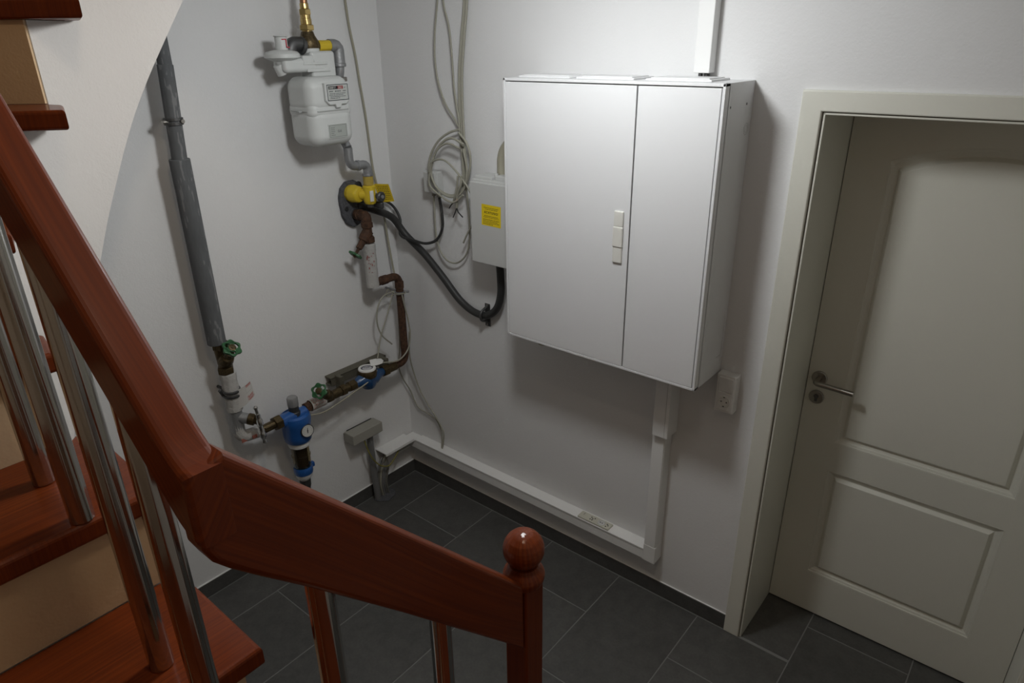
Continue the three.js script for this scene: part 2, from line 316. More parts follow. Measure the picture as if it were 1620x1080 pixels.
  for (const [y, pl] of T) part('tread', slab(pl, y - TT, y, 0.008, 3), M.tread, st);
}
// railing
{
  const t = thing('stair_railing', 'red-brown wooden handrail with a ball-topped newel post and chrome balusters', 'railing');
  const up = extrude([[0.80, 2.791], [0.80, 2.655], [1.70, 1.781], [1.757, 1.725], [1.79, 1.695], [1.812, 1.682], [1.836, 1.68], [1.836, 1.776], [1.822, 1.780], [1.808, 1.787], [1.794, 1.798], [1.782, 1.809]].reverse(), 0.05, 0.01, 4).translate(0, 0, 1.847);
  const along = (g, d, side) => { const p = g.attributes.position, u = g.attributes.uv, D = V(...d).normalize(), P = V(...side).cross(D); for (let i = 0; i < p.count; i++) { const v = V().fromBufferAttribute(p, i); u.setXY(i, v.dot(P) + v.dot(V(...side)), v.dot(D)); } return g; };
  part('handrail', toCreasedNormals(along(up, [1, -1, 0], [0, 0, 1]), 0.18), M.post, t);
  const lo = extrude([[-1.892, 1.672], [-1.892, 1.765], [-1.878, 1.775], [-1.848, 1.784], [-1.62, 1.535], [-1.318, 1.203], [-1.318, 1.03], [-1.623, 1.37], [-1.774, 1.534], [-1.84, 1.602], [-1.868, 1.632], [-1.884, 1.652]], 0.05, 0.009, 4).rotateY(Math.PI / 2).translate(1.785, 0, 0);
  part('handrail', along(lo, [0, -1.1, -1], [1, 0, 0]), M.post, t);
  const np = part('newel_post', [box(1.7805, 1.8395, 0.001, 1.186, 1.2585, 1.3175, 0.006, 3)], M.post, t);
  const ball = [[0, 1.178], [0.032, 1.178], [0.040, 1.184], [0.0432, 1.195], [0.0432, 1.203], [0.041, 1.209], [0.035, 1.214], [0.031, 1.221], [0.030, 1.226]];
  for (let a = -60; a <= 90; a += 6) ball.push([0.0425 * Math.cos(a * R), 1.263 + 0.0425 * Math.sin(a * R)]);
  part('ball_finial', lathe(ball, [1.81, 0, 1.288], [0, 1, 0], 40), M.post, np);
  for (const [x, z, y0, y1] of [[1.115, 1.872, 1.445, 2.37], [1.292, 1.872, 1.445, 2.20], [1.487, 1.872, 1.235, 2.01], [1.66, 1.872, 1.03, 1.84], [1.81, 1.746, 0.618, 1.53], [1.81, 1.526, 0.412, 1.29]])
    part('baluster', rod([x, y0, z], [x, y1, z], 0.0195, 28), M.chrome, t, 'polished chrome tube baluster');
}

// ------------------------------------------------------------------ electrical cabinet and its neighbours
{
  const c = thing('electrical_cabinet', 'large white two-door electrical distribution cabinet mounted on the wall', 'cabinet');
  const x0 = 0.872, x1 = 1.676, y0 = 1.124, y1 = 2.082, zf = 0.211;
  part('housing', [box(x0, x1, y0, y1, 0.0003, 0.186, 0.0015), box(x0, x0 + 0.009, y0, y1, 0.18, zf, 0.0015), box(x1 - 0.009, x1, y0, y1, 0.18, zf, 0.0015), box(x0, x1, y0, y0 + 0.009, 0.18, zf, 0.0015), box(x0, x1, y1 - 0.009, y1, 0.18, zf, 0.0015)], M.cabinet, c);
  const d1 = part('door', box(x0 + 0.0105, 1.3965, y0 + 0.0105, y1 - 0.0125, 0.187, zf - 0.0005, 0.0012), M.cabinetDoor, c);
  part('door', box(1.4015, x1 - 0.0118, y0 + 0.0105, y1 - 0.0125, 0.187, zf - 0.0005, 0.0012), M.cabinetDoor, c);
  const hx = 1.359, hp = (ya, yb, z, w) => box(hx - w, hx + w, ya, yb, zf - 0.002, zf + z, 0.004, 3);
  part('handle', [hp(1.634, 1.686, 0.007, 0.0175), hp(1.511, 1.566, 0.007, 0.0175), hp(1.5655, 1.6345, 0.010, 0.0185)], M.handle, d1, 'cream plastic latch handle');
  for (const [a, b] of [[0.90, 1.115], [1.14, 1.355], [1.395, 1.61]]) part('cover_plate', [box(a, b, y1 - 0.001, y1 + 0.006, 0.03, 0.16, 0.003, 2), box(a + 0.012, b - 0.012, y1 + 0.005, y1 + 0.009, 0.042, 0.148, 0.002, 2)], M.cabinet, c);
  part('cable_gland', lathe([[0, 0], [0.029, 0], [0.029, 0.03], [0.022, 0.045], [0, 0.047]], [0.985, y0 + 0.002, 0.12], [0, -1, 0]), M.cableold, c);
  const sx = x1 - 0.0005, screws = [];
  for (const [y, z] of [[2.016, 0.166], [2.018, 0.048]]) screws.push(lathe([[0, 0], [0.0035, 0], [0.0035, 0.0012], [0, 0.0014]], [sx, y, z], [1, 0, 0], 12));
  each('side_hole', screws, M.darksteel, c);
  part('knockout', [new THREE.TorusGeometry(0.017, 0.0008, 6, 32).rotateY(Math.PI / 2).translate(x1, 1.945, 0.033), new THREE.TorusGeometry(0.011, 0.0007, 6, 32).rotateY(Math.PI / 2).translate(x1, 1.945, 0.033), box(x1 - 0.001, x1 + 0.0004, 1.165, 1.19, 0.02, 0.022, 0), box(x1 - 0.001, x1 + 0.0004, 1.19, 1.192, 0.02, 0.06, 0), box(x1 - 0.001, x1 + 0.0004, 1.19, 1.34, 0.0195, 0.021, 0)], M.boxgrey, c);
}
{
  const c = thing('terminal_box', 'grey service terminal box with a yellow warning sticker left of the white cabinet', 'junction box');
  part('housing', box(0.625, 0.86, 1.366, 1.70, -0.002, 0.122, 0.004, 2), M.boxgrey, c);
  part('cover', box(0.621, 0.864, 1.362, 1.69, 0.118, 0.131, 0.003, 2), M.boxgrey, c);
  part('top_flap', [box(0.63, 0.72, 1.698, 1.712, 0.03, 0.11, 0.004), box(0.727, 0.80, 1.697, 1.718, 0.03, 0.10, 0.006), rod([0.72, 1.70, 0.08], [0.72, 1.722, 0.08], 0.008)], M.boxgrey, c);
  part('cable_gland', lathe([[0, 0], [0.03, 0], [0.03, 0.014], [0.022, 0.022], [0, 0.022]], [0.685, 1.368, 0.05], [0, -1, 0], 6), M.boxgrey, c);
  const st = canvasTex(512, 448, (g, w, h) => {
    g.fillStyle = '#e2c60c'; g.fillRect(0, 0, w, h); g.fillStyle = '#2a2408'; g.textAlign = 'center';
    g.font = 'bold 74px sans-serif'; g.fillText('ACHTUNG!', w / 2, 190);
    for (const [y, a, b, k] of [[60, 60, 450, 12], [92, 90, 420, 12], [236, 70, 440, 12], [266, 50, 460, 10], [312, 40, 470, 12], [344, 40, 430, 12], [376, 40, 470, 12], [408, 40, 300, 12]]) for (let x = a; x < b;) { const l = 12 + rnd() * 34; g.fillRect(x, y, Math.min(l, b - x), k); x += l + 9; }
  });
  const s = new THREE.PlaneGeometry(0.1, 0.084); s.rotateZ(-0.02);
  part('warning_sticker', s.translate(0.732, 1.566, 0.1316), std(0xffffff, 0.6, 0, { map: st, side: THREE.DoubleSide }), c, 'yellow sticker reading ACHTUNG!');
}
tag(part('conduit', pipe([[0.725, 1.713, 0.045], [0.725, 1.80, 0.045], [0.80, 1.87, 0.045], [0.90, 1.90, 0.045]], 0.024, 0.09), M.cableold), 'beige bent conduit running from the grey terminal box behind the white cabinet', 'conduit');
{
  const j = thing('junction_box', 'small pale grey junction box behind the coiled cables on the back wall', 'junction box');
  part('housing', box(0.268, 0.347, 1.588, 1.685, 0.0005, 0.04, 0.006, 3), M.boxgrey, j);
  part('lid', box(0.271, 0.344, 1.592, 1.682, 0.038, 0.05, 0.005, 3), M.boxgrey, j);
  each('gland', [rod([0.303, 1.59, 0.022], [0.303, 1.575, 0.022], 0.009), rod([0.335, 1.59, 0.022], [0.335, 1.574, 0.022], 0.011)], M.boxold, j);
}
{
  const c = thing('black_cable_clip', 'black metal strap holding the thick black cable to the wall', 'clip');
  part('strap', [box(0.568, 0.598, 1.017, 1.125, 0.0005, 0.003, 0.001), pipe([[0.583, 1.113, 0.003], [0.583, 1.098, 0.05], [0.583, 1.058, 0.05], [0.583, 1.042, 0.003]], 0.006, 0.02)], M.darksteel, c);
  each('screw', [rod([0.583, 1.118, 0], [0.583, 1.118, 0.007], 0.005), rod([0.583, 1.026, 0], [0.583, 1.026, 0.007], 0.005)], M.steel, c);
}
tag(part('black_supply_cable', cable([[0.015, 1.53, 0.215], [0.07, 1.503, 0.16], [0.075, 1.455, 0.075], [0.11, 1.375, 0.036], [0.228, 1.297, 0.03], [0.336, 1.211, 0.03], [0.450, 1.113, 0.03], [0.533, 1.078, 0.028], [0.605, 1.083, 0.03], [0.665, 1.130, 0.034], [0.696, 1.21, 0.04], [0.70, 1.29, 0.045], [0.70, 1.362, 0.05]], 0.0165, 14), M.black), 'thick black supply cable sagging from the wall opening to the grey terminal box', 'cable');
tag(part('black_wire', cable([[0.02, 1.56, 0.13], [0.035, 1.50, 0.035], [0.064, 1.440, 0.02], [0.105, 1.375, 0.06], [0.184, 1.362, 0.055], [0.254, 1.356, 0.045], [0.322, 1.383, 0.04], [0.358, 1.441, 0.035], [0.355, 1.51, 0.03], [0.335, 1.578, 0.022]], 0.0065), M.black), 'thin black cable running from the small junction box along the thick cable', 'cable');

// white trunking
{
  const t = thing('cable_trunking', 'white cable trunking running low along the back wall and up to the socket', 'trunking');
  part('horizontal_duct', [box(0.006, 1.516, 0.202, 0.248, 0.0005, 0.058, 0.002), box(0.086, 1.467, 0.2475, 0.2565, 0.0005, 0.0605, 0.0025)], M.pvc, t);
  part('vertical_duct', [box(1.468, 1.5165, 0.252, 0.8165, 0.0005, 0.056, 0.002), box(1.465, 1.5145, 0.2815, 0.8185, 0.012, 0.0605, 0.0025)], M.pvc, t);
  part('corner_piece', [box(1.464, 1.5175, 0.2, 0.282, 0.0005, 0.0612, 0.002)], M.pvc, t);
  const u = thing('cable_trunking', 'deeper white trunking box under the cabinet, standing on the vertical duct', 'trunking');
  part('duct', box(1.472, 1.535, 0.82, 1.123, 0.0005, 0.082, 0.003), M.pvc, u);
  part('lid_seam', box(1.5205, 1.5225, 0.824, 1.12, 0.079, 0.0828, 0), M.boxgrey, u);
  const w = thing('cable_trunking', 'white vertical trunking coming down to the cabinet top', 'trunking');
  part('duct', [box(1.497, 1.545, 2.1, 2.6, 0.0005, 0.036, 0.002), box(1.495, 1.547, 2.1, 2.6, 0.034, 0.045, 0.003)], M.pvc, w);
  each('cable_end', [cable([[1.51, 2.12, 0.025], [1.513, 2.09, 0.03]], 0.007), cable([[1.53, 2.12, 0.022], [1.532, 2.09, 0.025]], 0.009)], M.black, w);
  const l = thing('trunking_lid', 'loose white trunking lid piece on the left wall with open cables below', 'trunking');
  part('lid', [box(0.0005, 0.084, 0.256, 0.2615, 0.062, 0.257, 0.0015), box(0.0785, 0.084, 0.246, 0.2585, 0.062, 0.257, 0.0015)], M.pvc, l);
  part('back_channel', [box(0.0005, 0.005, 0.20, 0.2565, 0.06, 0.20, 0.001), box(0.0, 0.05, 0.2, 0.204, 0.06, 0.16, 0.001)], M.pvc, l);
}
{
  const s = thing('socket_strip', 'cream built-in socket strip on top of the low white trunking', 'socket');
  part('plate', box(1.132, 1.29, 0.255, 0.264, 0.014, 0.0585, 0.002), std(lin(0.52, 0.51, 0.43), 0.5), s);
  part('socket_well', [new THREE.TorusGeometry(0.0165, 0.0022, 8, 28).rotateX(Math.PI / 2).translate(1.243, 0.2642, 0.037), rod([1.243, 0.2625, 0.037], [1.243, 0.2646, 0.037], 0.015)], M.boxgrey, s);
  const holes = [];
  for (const [x, z] of [[1.19, 0.03], [1.199, 0.037], [1.19, 0.045], [1.207, 0.03], [1.2, 0.046], [1.270, 0.03], [1.277, 0.037], [1.270, 0.046], [1.238, 0.037], [1.248, 0.037]]) holes.push(rod([x, 0.2625, z], [x, 0.2652, z], 0.003, 10));
  holes.push(box(1.15, 1.152, 0.2625, 0.2645, 0.022, 0.036, 0));
  each('pin_hole', holes, M.dark, s);
}
{
  const s = thing('wall_outlet', 'white surface-mounted switch and socket unit below the cabinet corner', 'outlet');
  const x0 = 1.683, x1 = 1.752, y0 = 0.984, y1 = 1.13, z = 0.034;
  part('back_box', box(x0, x1, y0, y1, 0.0005, z, 0.003, 2), M.outlet, s);
  part('cover_frame', box(x0 + 0.0005, x1 - 0.0005, y0 + 0.0005, y1 - 0.0005, z - 0.001, z + 0.0065, 0.0025, 2), M.outlet, s);
  part('rocker', box(x0 + 0.009, x1 - 0.009, 1.066, y1 - 0.010, z + 0.004, z + 0.0095, 0.002, 2), M.outlet, s);
  const q = part('socket_plate', box(x0 + 0.009, x1 - 0.009, y0 + 0.009, 1.0635, z + 0.004, z + 0.0085, 0.002, 2), M.outlet, s);
  part('socket_well', [new THREE.TorusGeometry(0.0205, 0.0016, 8, 32).translate(1.7175, 1.027, z + 0.0086), rod([1.7175, 1.027, z + 0.008], [1.7175, 1.027, z + 0.0089], 0.0196, 28)], M.handle, q);
  each('contact', [rod([1.708, 1.027, z + 0.0085], [1.708, 1.027, z + 0.0097], 0.0027, 10), rod([1.727, 1.027, z + 0.0085], [1.727, 1.027, z + 0.0097], 0.0027, 10), box(1.7145, 1.7205, 1.0435, 1.047, z + 0.008, z + 0.0105, 0.0005), box(1.7145, 1.7205, 1.0075, 1.011, z + 0.008, z + 0.0105, 0.0005)], M.darksteel, q);
}

// loose grey cables on the back wall
const LC = 'grey cables on the back wall';
const loose = (pts, r, label, mat = M.cable, group) => tag(part('loose_cable', cable(pts, r), mat), label, 'cable', group);
for (let k = 0; k < 5; k++) {
  const o = [-0.011, -0.005, 0.0, 0.006, 0.011][k], z = 0.008 + 0.004 * ((k * 2) % 3);
  loose([[0.527 + o * 0.9, 2.6, z], [0.526 + o * 0.9, 2.341, z], [0.507 + o, 2.21, z + 0.003], [0.489 + o, 2.08, z + 0.004], [0.483 + o * 1.2, 1.95, z + 0.004], [0.492 + o * 1.3, 1.83, z + 0.012], [0.505 + o, 1.72, z + 0.02], [0.497 + o * 1.2, 1.625, z + 0.02]], 0.0042, 'grey cable in the vertical bundle left of the white cabinet', M.cable, 'vertical cable bundle');
}
loose([[0.40, 2.6, 0.012], [0.395, 2.346, 0.03], [0.373, 2.24, 0.03], [0.364, 2.142, 0.03], [0.375, 2.05, 0.03], [0.412, 1.963, 0.03], [0.455, 1.91, 0.028], [0.487, 1.87, 0.03]], 0.0038, 'slack grey cable bowing furthest left of the vertical bundle');
loose([[0.426, 2.6, 0.012], [0.426, 2.345, 0.03], [0.450, 2.25, 0.03], [0.459, 2.15, 0.03], [0.464, 2.025, 0.03], [0.478, 1.93, 0.03], [0.488, 1.86, 0.032]], 0.0038, 'slack grey cable hanging just left of the vertical bundle');
loose([[0.49, 1.87, 0.040], [0.442, 1.856, 0.045], [0.381, 1.819, 0.052], [0.335, 1.756, 0.058], [0.321, 1.688, 0.060], [0.348, 1.637, 0.060], [0.395, 1.607, 0.058], [0.451, 1.600, 0.052], [0.508, 1.632, 0.048], [0.544, 1.710, 0.045], [0.551, 1.774, 0.045], [0.530, 1.825, 0.045], [0.49, 1.858, 0.042]], 0.005, 'outermost loop of the coiled grey cable beside the junction box');
loose([[0.528, 1.816, 0.055], [0.458, 1.836, 0.058], [0.401, 1.807, 0.062], [0.359, 1.746, 0.066], [0.342, 1.678, 0.068], [0.376, 1.620, 0.066], [0.442, 1.594, 0.062], [0.506, 1.618, 0.058], [0.540, 1.70, 0.056], [0.525, 1.80, 0.056]], 0.005, 'middle loop of the coiled grey cable beside the junction box');
loose([[0.515, 1.800, 0.066], [0.445, 1.815, 0.068], [0.383, 1.779, 0.07], [0.348, 1.713, 0.072], [0.332, 1.636, 0.072], [0.381, 1.60, 0.07], [0.462, 1.574, 0.068], [0.523, 1.612, 0.066]], 0.0045, 'innermost loop of the coiled grey cable beside the junction box');
loose([[0.338, 1.69, 0.075], [0.355, 1.73, 0.075], [0.395, 1.747, 0.074], [0.434, 1.745, 0.072], [0.496, 1.702, 0.068], [0.553, 1.635, 0.06], [0.575, 1.572, 0.05], [0.557, 1.503, 0.045], [0.52, 1.44, 0.05], [0.497, 1.400, 0.05]], 0.0042, 'grey cable arching out of the coil with its free end pointing down');
{
  const c = thing('stripped_cable', 'grey cable end with bare stripped wires hanging inside the coil', 'cable');
  each('sheath', [cable([[0.519, 1.69, 0.07], [0.515, 1.655, 0.07], [0.491, 1.615, 0.066], [0.472, 1.551, 0.055]], 0.006), cable([[0.507, 1.69, 0.075], [0.496, 1.64, 0.074], [0.478, 1.60, 0.07], [0.459, 1.571, 0.06]], 0.005)], M.cable, c);
  each('bare_wire', [cable([[0.472, 1.553, 0.055], [0.478, 1.535, 0.055], [0.500, 1.512, 0.05]], 0.0026), cable([[0.472, 1.553, 0.055], [0.462, 1.53, 0.055], [0.447, 1.505, 0.055]], 0.0024), cable([[0.459, 1.573, 0.06], [0.445, 1.56, 0.06], [0.427, 1.543, 0.055]], 0.0026)], M.dark, c);
}
loose([[0.522, 1.640, 0.045], [0.518, 1.521, 0.03], [0.512, 1.395, 0.03], [0.486, 1.334, 0.03], [0.429, 1.292, 0.03], [0.375, 1.293, 0.03], [0.333, 1.330, 0.03], [0.311, 1.406, 0.03], [0.308, 1.506, 0.028], [0.303, 1.578, 0.022]], 0.004, 'grey cable hanging in a long loop below the small junction box');

// ------------------------------------------------------------------ gas installation
{
  const g = thing('wall_seal', 'dark grey round mortar patch where the pipes come through the wall', 'wall patch');
  const pts = []; for (let i = 0; i < 44; i++) { const a = i / 44 * 6.2832, k = 1 + 0.05 * Math.sin(3 * a + 1) + 0.05 * (rnd() - 0.5); pts.push([-0.238 + 0.078 * k * Math.cos(a), 1.545 + 0.103 * k * Math.sin(a)]); }
  part('mortar', plainUV(extrude(pts, 0.022, 0.006, 3).rotateY(Math.PI / 2).translate(-0.001, 0, 0)), M.mortar, g);
  each('opening', [rod([0.018, 1.495, 0.237], [0.0245, 1.495, 0.237], 0.027), rod([0.018, 1.527, 0.285], [0.024, 1.527, 0.285], 0.011), rod([0.018, 1.62, 0.21], [0.025, 1.62, 0.21], 0.018)], M.dark, g);
}
{
  const g = thing('gas_valve', 'yellow main gas valve with a black knob at the wall opening', 'valve');
  part('sleeve', lathe([[0, 0], [0.037, 0], [0.037, 0.016], [0.039, 0.02], [0.037, 0.024], [0.036, 0.052], [0.031, 0.062], [0.024, 0.066], [0, 0.066]], [0.02, 1.592, 0.254], [1, 0, 0]), M.yellow, g);
  part('body', [lathe([[0, 0], [0.022, 0], [0.026, 0.006], [0.0285, 0.02], [0.026, 0.05], [0.0285, 0.075], [0.022, 0.08], [0, 0.08]], [0.11, 1.552, 0.222], [0, 1, 0]), rod([0.075, 1.592, 0.248], [0.11, 1.592, 0.222], 0.023)], M.yellow, g);
  part('label', box(0.134, 0.1395, 1.566, 1.612, 0.224, 0.242, 0.001), M.white, g);
  part('collar', [rod([0.11, 1.632, 0.222], [0.11, 1.672, 0.222], 0.022)], std(lin(0.45, 0.33, 0.06), 0.6, 0, { bumpMap: rustBump, bumpScale: 0.002 }), g, 'worn yellow collar');
  const k = part('knob', [rod([0.115, 1.585, 0.205], [0.155, 1.583, 0.20], 0.012), lathe([[0, 0], [0.018, 0], [0.022, 0.004], [0.022, 0.012], [0.018, 0.017], [0, 0.017]], [0.15, 1.584, 0.201], [1, 0, -0.08])], M.darksteel, g, 'dark round knob');
  part('cap_screw', rod([0.164, 1.584, 0.2], [0.171, 1.584, 0.2], 0.008), M.galv, k);
  part('bracket', [rod([0.11, 1.552, 0.222], [0.11, 1.536, 0.222], 0.015), box(0.10, 0.16, 1.53, 1.56, 0.185, 0.205, 0.008)], M.darksteel, g);
}
{
  const s = canvasTex(256, 256, (g, w, h) => { g.fillStyle = '#c3a60c'; g.fillRect(0, 0, w, h); g.fillStyle = '#3a3208'; for (let y = 30; y < 236; y += 26) for (let x = 26; x < 216;) { const l = 10 + rnd() * 30; g.fillRect(x, y, Math.min(l, 226 - x), 9); x += l + 8; } });
  const c = [[0.125, 1.637, 0.205], [0.145, 1.628, 0.142], [0.145, 1.548, 0.116], [0.125, 1.552, 0.18]], n = 8, pos = [], uv = [], ix = [];
  for (let j = 0; j <= n; j++) for (let i = 0; i <= n; i++) { const u = i / n, v = j / n; for (let q = 0; q < 3; q++) pos.push((c[0][q] * (1 - u) + c[1][q] * u) * (1 - v) + (c[3][q] * (1 - u) + c[2][q] * u) * v + (q ? 0 : 0.006 * Math.sin(3 * u))); uv.push(u, 1 - v); }
  for (let j = 0; j < n; j++) for (let i = 0; i < n; i++) { const a = j * (n + 1) + i; ix.push(a, a + n + 1, a + 1, a + 1, a + n + 1, a + n + 2); }
  const g = new THREE.BufferGeometry(); g.setAttribute('position', new THREE.Float32BufferAttribute(pos, 3)); g.setAttribute('uv', new THREE.Float32BufferAttribute(uv, 2)); g.setIndex(ix); g.computeVertexNormals();
  tag(part('warning_tag', g, std(0xffffff, 0.6, 0, { map: s, side: THREE.DoubleSide })), 'yellow printed warning tag hanging at the gas valve', 'tag');
}
{
  const p = thing('gas_pipe', 'grey steel gas pipe rising from the yellow valve behind the gas meter', 'pipe');
  part('lower_bend', [pipe([[0.11, 1.67, 0.222], [0.11, 1.722, 0.222], [0.11, 1.722, 0.313], [0.11, 1.80, 0.313]], 0.0185, 0.035), lathe([[0, 0], [0.0225, 0], [0.0235, 0.004], [0.0225, 0.012], [0, 0.012]], [0.11, 1.672, 0.222], [0, 1, 0]), rod([0.11, 1.722, 0.262], [0.11, 1.722, 0.277], 0.022)], M.galv, p);
  part('upright', pipe([[0.11, 1.80, 0.313], [0.08, 1.84, 0.313], [0.055, 1.9, 0.318], [0.055, 2.0, 0.318], [0.10, 2.07, 0.312], [0.11, 2.10, 0.31], [0.11, 2.14, 0.31]], 0.0175, 0.03), M.galv, p);
  part('top_elbow', [pipe([[0.11, 2.12, 0.31], [0.11, 2.19, 0.31], [0.11, 2.19, 0.352]], 0.0235, 0.034), rod([0.11, 2.112, 0.31], [0.11, 2.126, 0.31], 0.026)], M.galv, p);
  part('yellow_nipple', rod([0.112, 2.19, 0.348], [0.117, 2.19, 0.415], 0.0195), M.yellow, p, 'yellow painted nipple');
  const cl = part('pipe_clamp', [rod([0.11, 2.058, 0.31], [0.11, 2.074, 0.31], 0.0245), rod([0.02, 2.066, 0.33], [0.09, 2.066, 0.318], 0.005)], M.steel, p, 'steel pipe clamp');
  part('clamp_screw', rod([0.115, 2.066, 0.335], [0.135, 2.066, 0.348], 0.005), M.steel, cl);
}
{
  const g = thing('gas_meter', 'pale grey diaphragm gas meter hanging on the left wall', 'gas meter');
  part('upper_shell', [box(0.065, 0.226, 1.952, 2.085, 0.352, 0.55, 0.042, 6), box(0.0665, 0.2245, 1.93, 2.0, 0.3535, 0.5485, 0.03, 5)], M.meter, g);
  part('lower_shell', box(0.065, 0.226, 1.832, 1.978, 0.352, 0.55, 0.042, 6), M.meter, g);
  part('seam', slab([[0.07, 0.36], [0.1, 0.35], [0.195, 0.35], [0.228, 0.38], [0.228, 0.52], [0.195, 0.552], [0.1, 0.552], [0.07, 0.54]], 1.962, 1.9655, 0.001, 1), M.meterSeam, g);
  each('seam_tab', [box(0.15, 0.17, 1.961, 1.966, 0.335, 0.36, 0.001), box(0.15, 0.17, 1.961, 1.966, 0.545, 0.566, 0.001)], M.meterSeam, g);
  const w = part('index_housing', extrude([[-0.487, 2.062], [-0.374, 2.062], [-0.374, 2.0], [-0.392, 1.984], [-0.415, 1.984], [-0.42, 1.972], [-0.44, 1.972], [-0.445, 1.984], [-0.47, 1.984], [-0.487, 2.0]], 0.016, 0.004, 3).rotateY(Math.PI / 2).translate(0.222, 0, 0), M.meter, g);
  const tx = canvasTex(512, 320, (c, W, H) => {
    c.fillStyle = '#b9bcb8'; c.fillRect(0, 0, W, H); c.strokeStyle = '#34383c'; c.lineWidth = 14; c.strokeRect(7, 7, W - 14, H - 14);
    c.fillStyle = '#17181a'; c.fillRect(40, 34, 220, 62); c.fillStyle = '#8d1d1d'; c.fillRect(260, 34, 130, 62);
    c.fillStyle = '#d8d8d2'; c.font = 'bold 52px monospace'; c.fillText('04817', 58, 84); c.fillText('362', 272, 84);
    c.fillStyle = '#33363a'; c.font = 'bold 34px sans-serif'; c.fillText('m³', 410, 84);
    for (const [y, a, b] of [[128, 50, 140], [128, 190, 330], [128, 380, 460], [176, 60, 450], [206, 50, 380], [236, 70, 440], [266, 60, 300]]) for (let x = a; x < b;) { const l = 8 + rnd() * 26; c.fillRect(x, y, Math.min(l, b - x), y < 150 ? 18 : 12); x += l + 8; }
  });
  part('counter_window', new THREE.PlaneGeometry(0.098, 0.058).rotateY(Math.PI / 2).translate(0.2385, 2.028, 0.430), std(0xffffff, 0.35, 0, { map: tx }), w, 'printed counter with black and red digits');
  const px = canvasTex(256, 160, (c, W, H) => { c.fillStyle = '#a7aba6'; c.fillRect(0, 0, W, H); c.strokeStyle = '#80847f'; c.lineWidth = 5; c.strokeRect(12, 12, W - 24, H - 24); c.fillStyle = '#6d716d'; c.font = 'bold 44px sans-serif'; c.fillText('G4', 120, 100); for (let y = 36; y < 130; y += 22) c.fillRect(28, y, 40 + 20 * rnd(), 6); });
  part('name_plate', [box(0.224, 0.2275, 1.861, 1.915, 0.395, 0.484, 0.001)], M.meter, g);
  part('plate_print', new THREE.PlaneGeometry(0.086, 0.05).rotateY(Math.PI / 2).translate(0.2278, 1.888, 0.4395), std(0xffffff, 0.5, 0, { map: px }), g);
  part('neck', [box(0.085, 0.165, 2.075, 2.172, 0.368, 0.478, 0.012, 3), rod([0.125, 2.165, 0.45], [0.125, 2.182, 0.45], 0.034), box(0.08, 0.172, 2.10, 2.112, 0.40, 0.505, 0.003), box(0.08, 0.172, 2.125, 2.134, 0.41, 0.52, 0.003)], M.meter, g);
}
{
  const g = thing('gas_regulator', 'white gas pressure regulator with a domed cap left of the meter top', 'regulator');
  part('housing', [lathe([[0, 0], [0.018, 0], [0.024, 0.006], [0.03, 0.02], [0.055, 0.03], [0.063, 0.034], [0.063, 0.046], [0.055, 0.054], [0.03, 0.06], [0, 0.062]], [0.13, 2.118, 0.578], [0, 1, 0]), box(0.09, 0.17, 2.1, 2.15, 0.46, 0.60, 0.016, 3), box(0.085, 0.172, 2.13, 2.158, 0.47, 0.52, 0.006), rod([0.13, 2.13, 0.6], [0.13, 2.095, 0.585], 0.02)], M.meter, g);
  part('cap', [rod([0.13, 2.172, 0.575], [0.13, 2.222, 0.575], 0.022), rod([0.13, 2.222, 0.575], [0.13, 2.226, 0.575], 0.026)], M.meter, g);
  part('red_mark', [box(0.149, 0.153, 2.185, 2.215, 0.567, 0.5705, 0), box(0.149, 0.153, 2.185, 2.1885, 0.556, 0.5705, 0), box(0.148, 0.152, 2.2115, 2.215, 0.567, 0.585, 0)], std(lin(0.45, 0.02, 0.04), 0.6), g);
}
{
  const g = thing('brass_gas_fitting', 'brass gas fitting stack above the gas meter', 'pipe fitting');
  part('tee', [lathe([[0, 0], [0.036, 0], [0.038, 0.006], [0.035, 0.03], [0.026, 0.046], [0.022, 0.06], [0, 0.06]], [0.12, 2.18, 0.45], [0, 1, 0]), rod([0.12, 2.19, 0.45], [0.12, 2.19, 0.412], 0.022)], M.brass, g);
  part('elbow_body', [pipe([[0.12, 2.195, 0.46], [0.12, 2.2, 0.525], [0.12, 2.165, 0.54]], 0.025, 0.025), rod([0.12, 2.19, 0.475], [0.12, 2.193, 0.49], 0.031)], M.darksteel, g, 'dark iron elbow');
  part('union_nut', [hexNut([0.12, 2.243, 0.45], [0.12, 2.262, 0.45], 0.028), rod([0.12, 2.235, 0.45], [0.12, 2.30, 0.45], 0.019)], M.freshbrass, g);
  part('coupling', [rod([0.12, 2.262, 0.45], [0.12, 2.285, 0.45], 0.0205), hexNut([0.12, 2.295, 0.45], [0.12, 2.315, 0.45], 0.022), rod([0.12, 2.315, 0.45], [0.12, 2.335, 0.45], 0.016)], M.freshbrass, g);
  part('copper_pipe', rod([0.12, 2.33, 0.45], [0.12, 2.602, 0.45], 0.0135), M.copper, g, 'copper pipe rising to the ceiling');
}

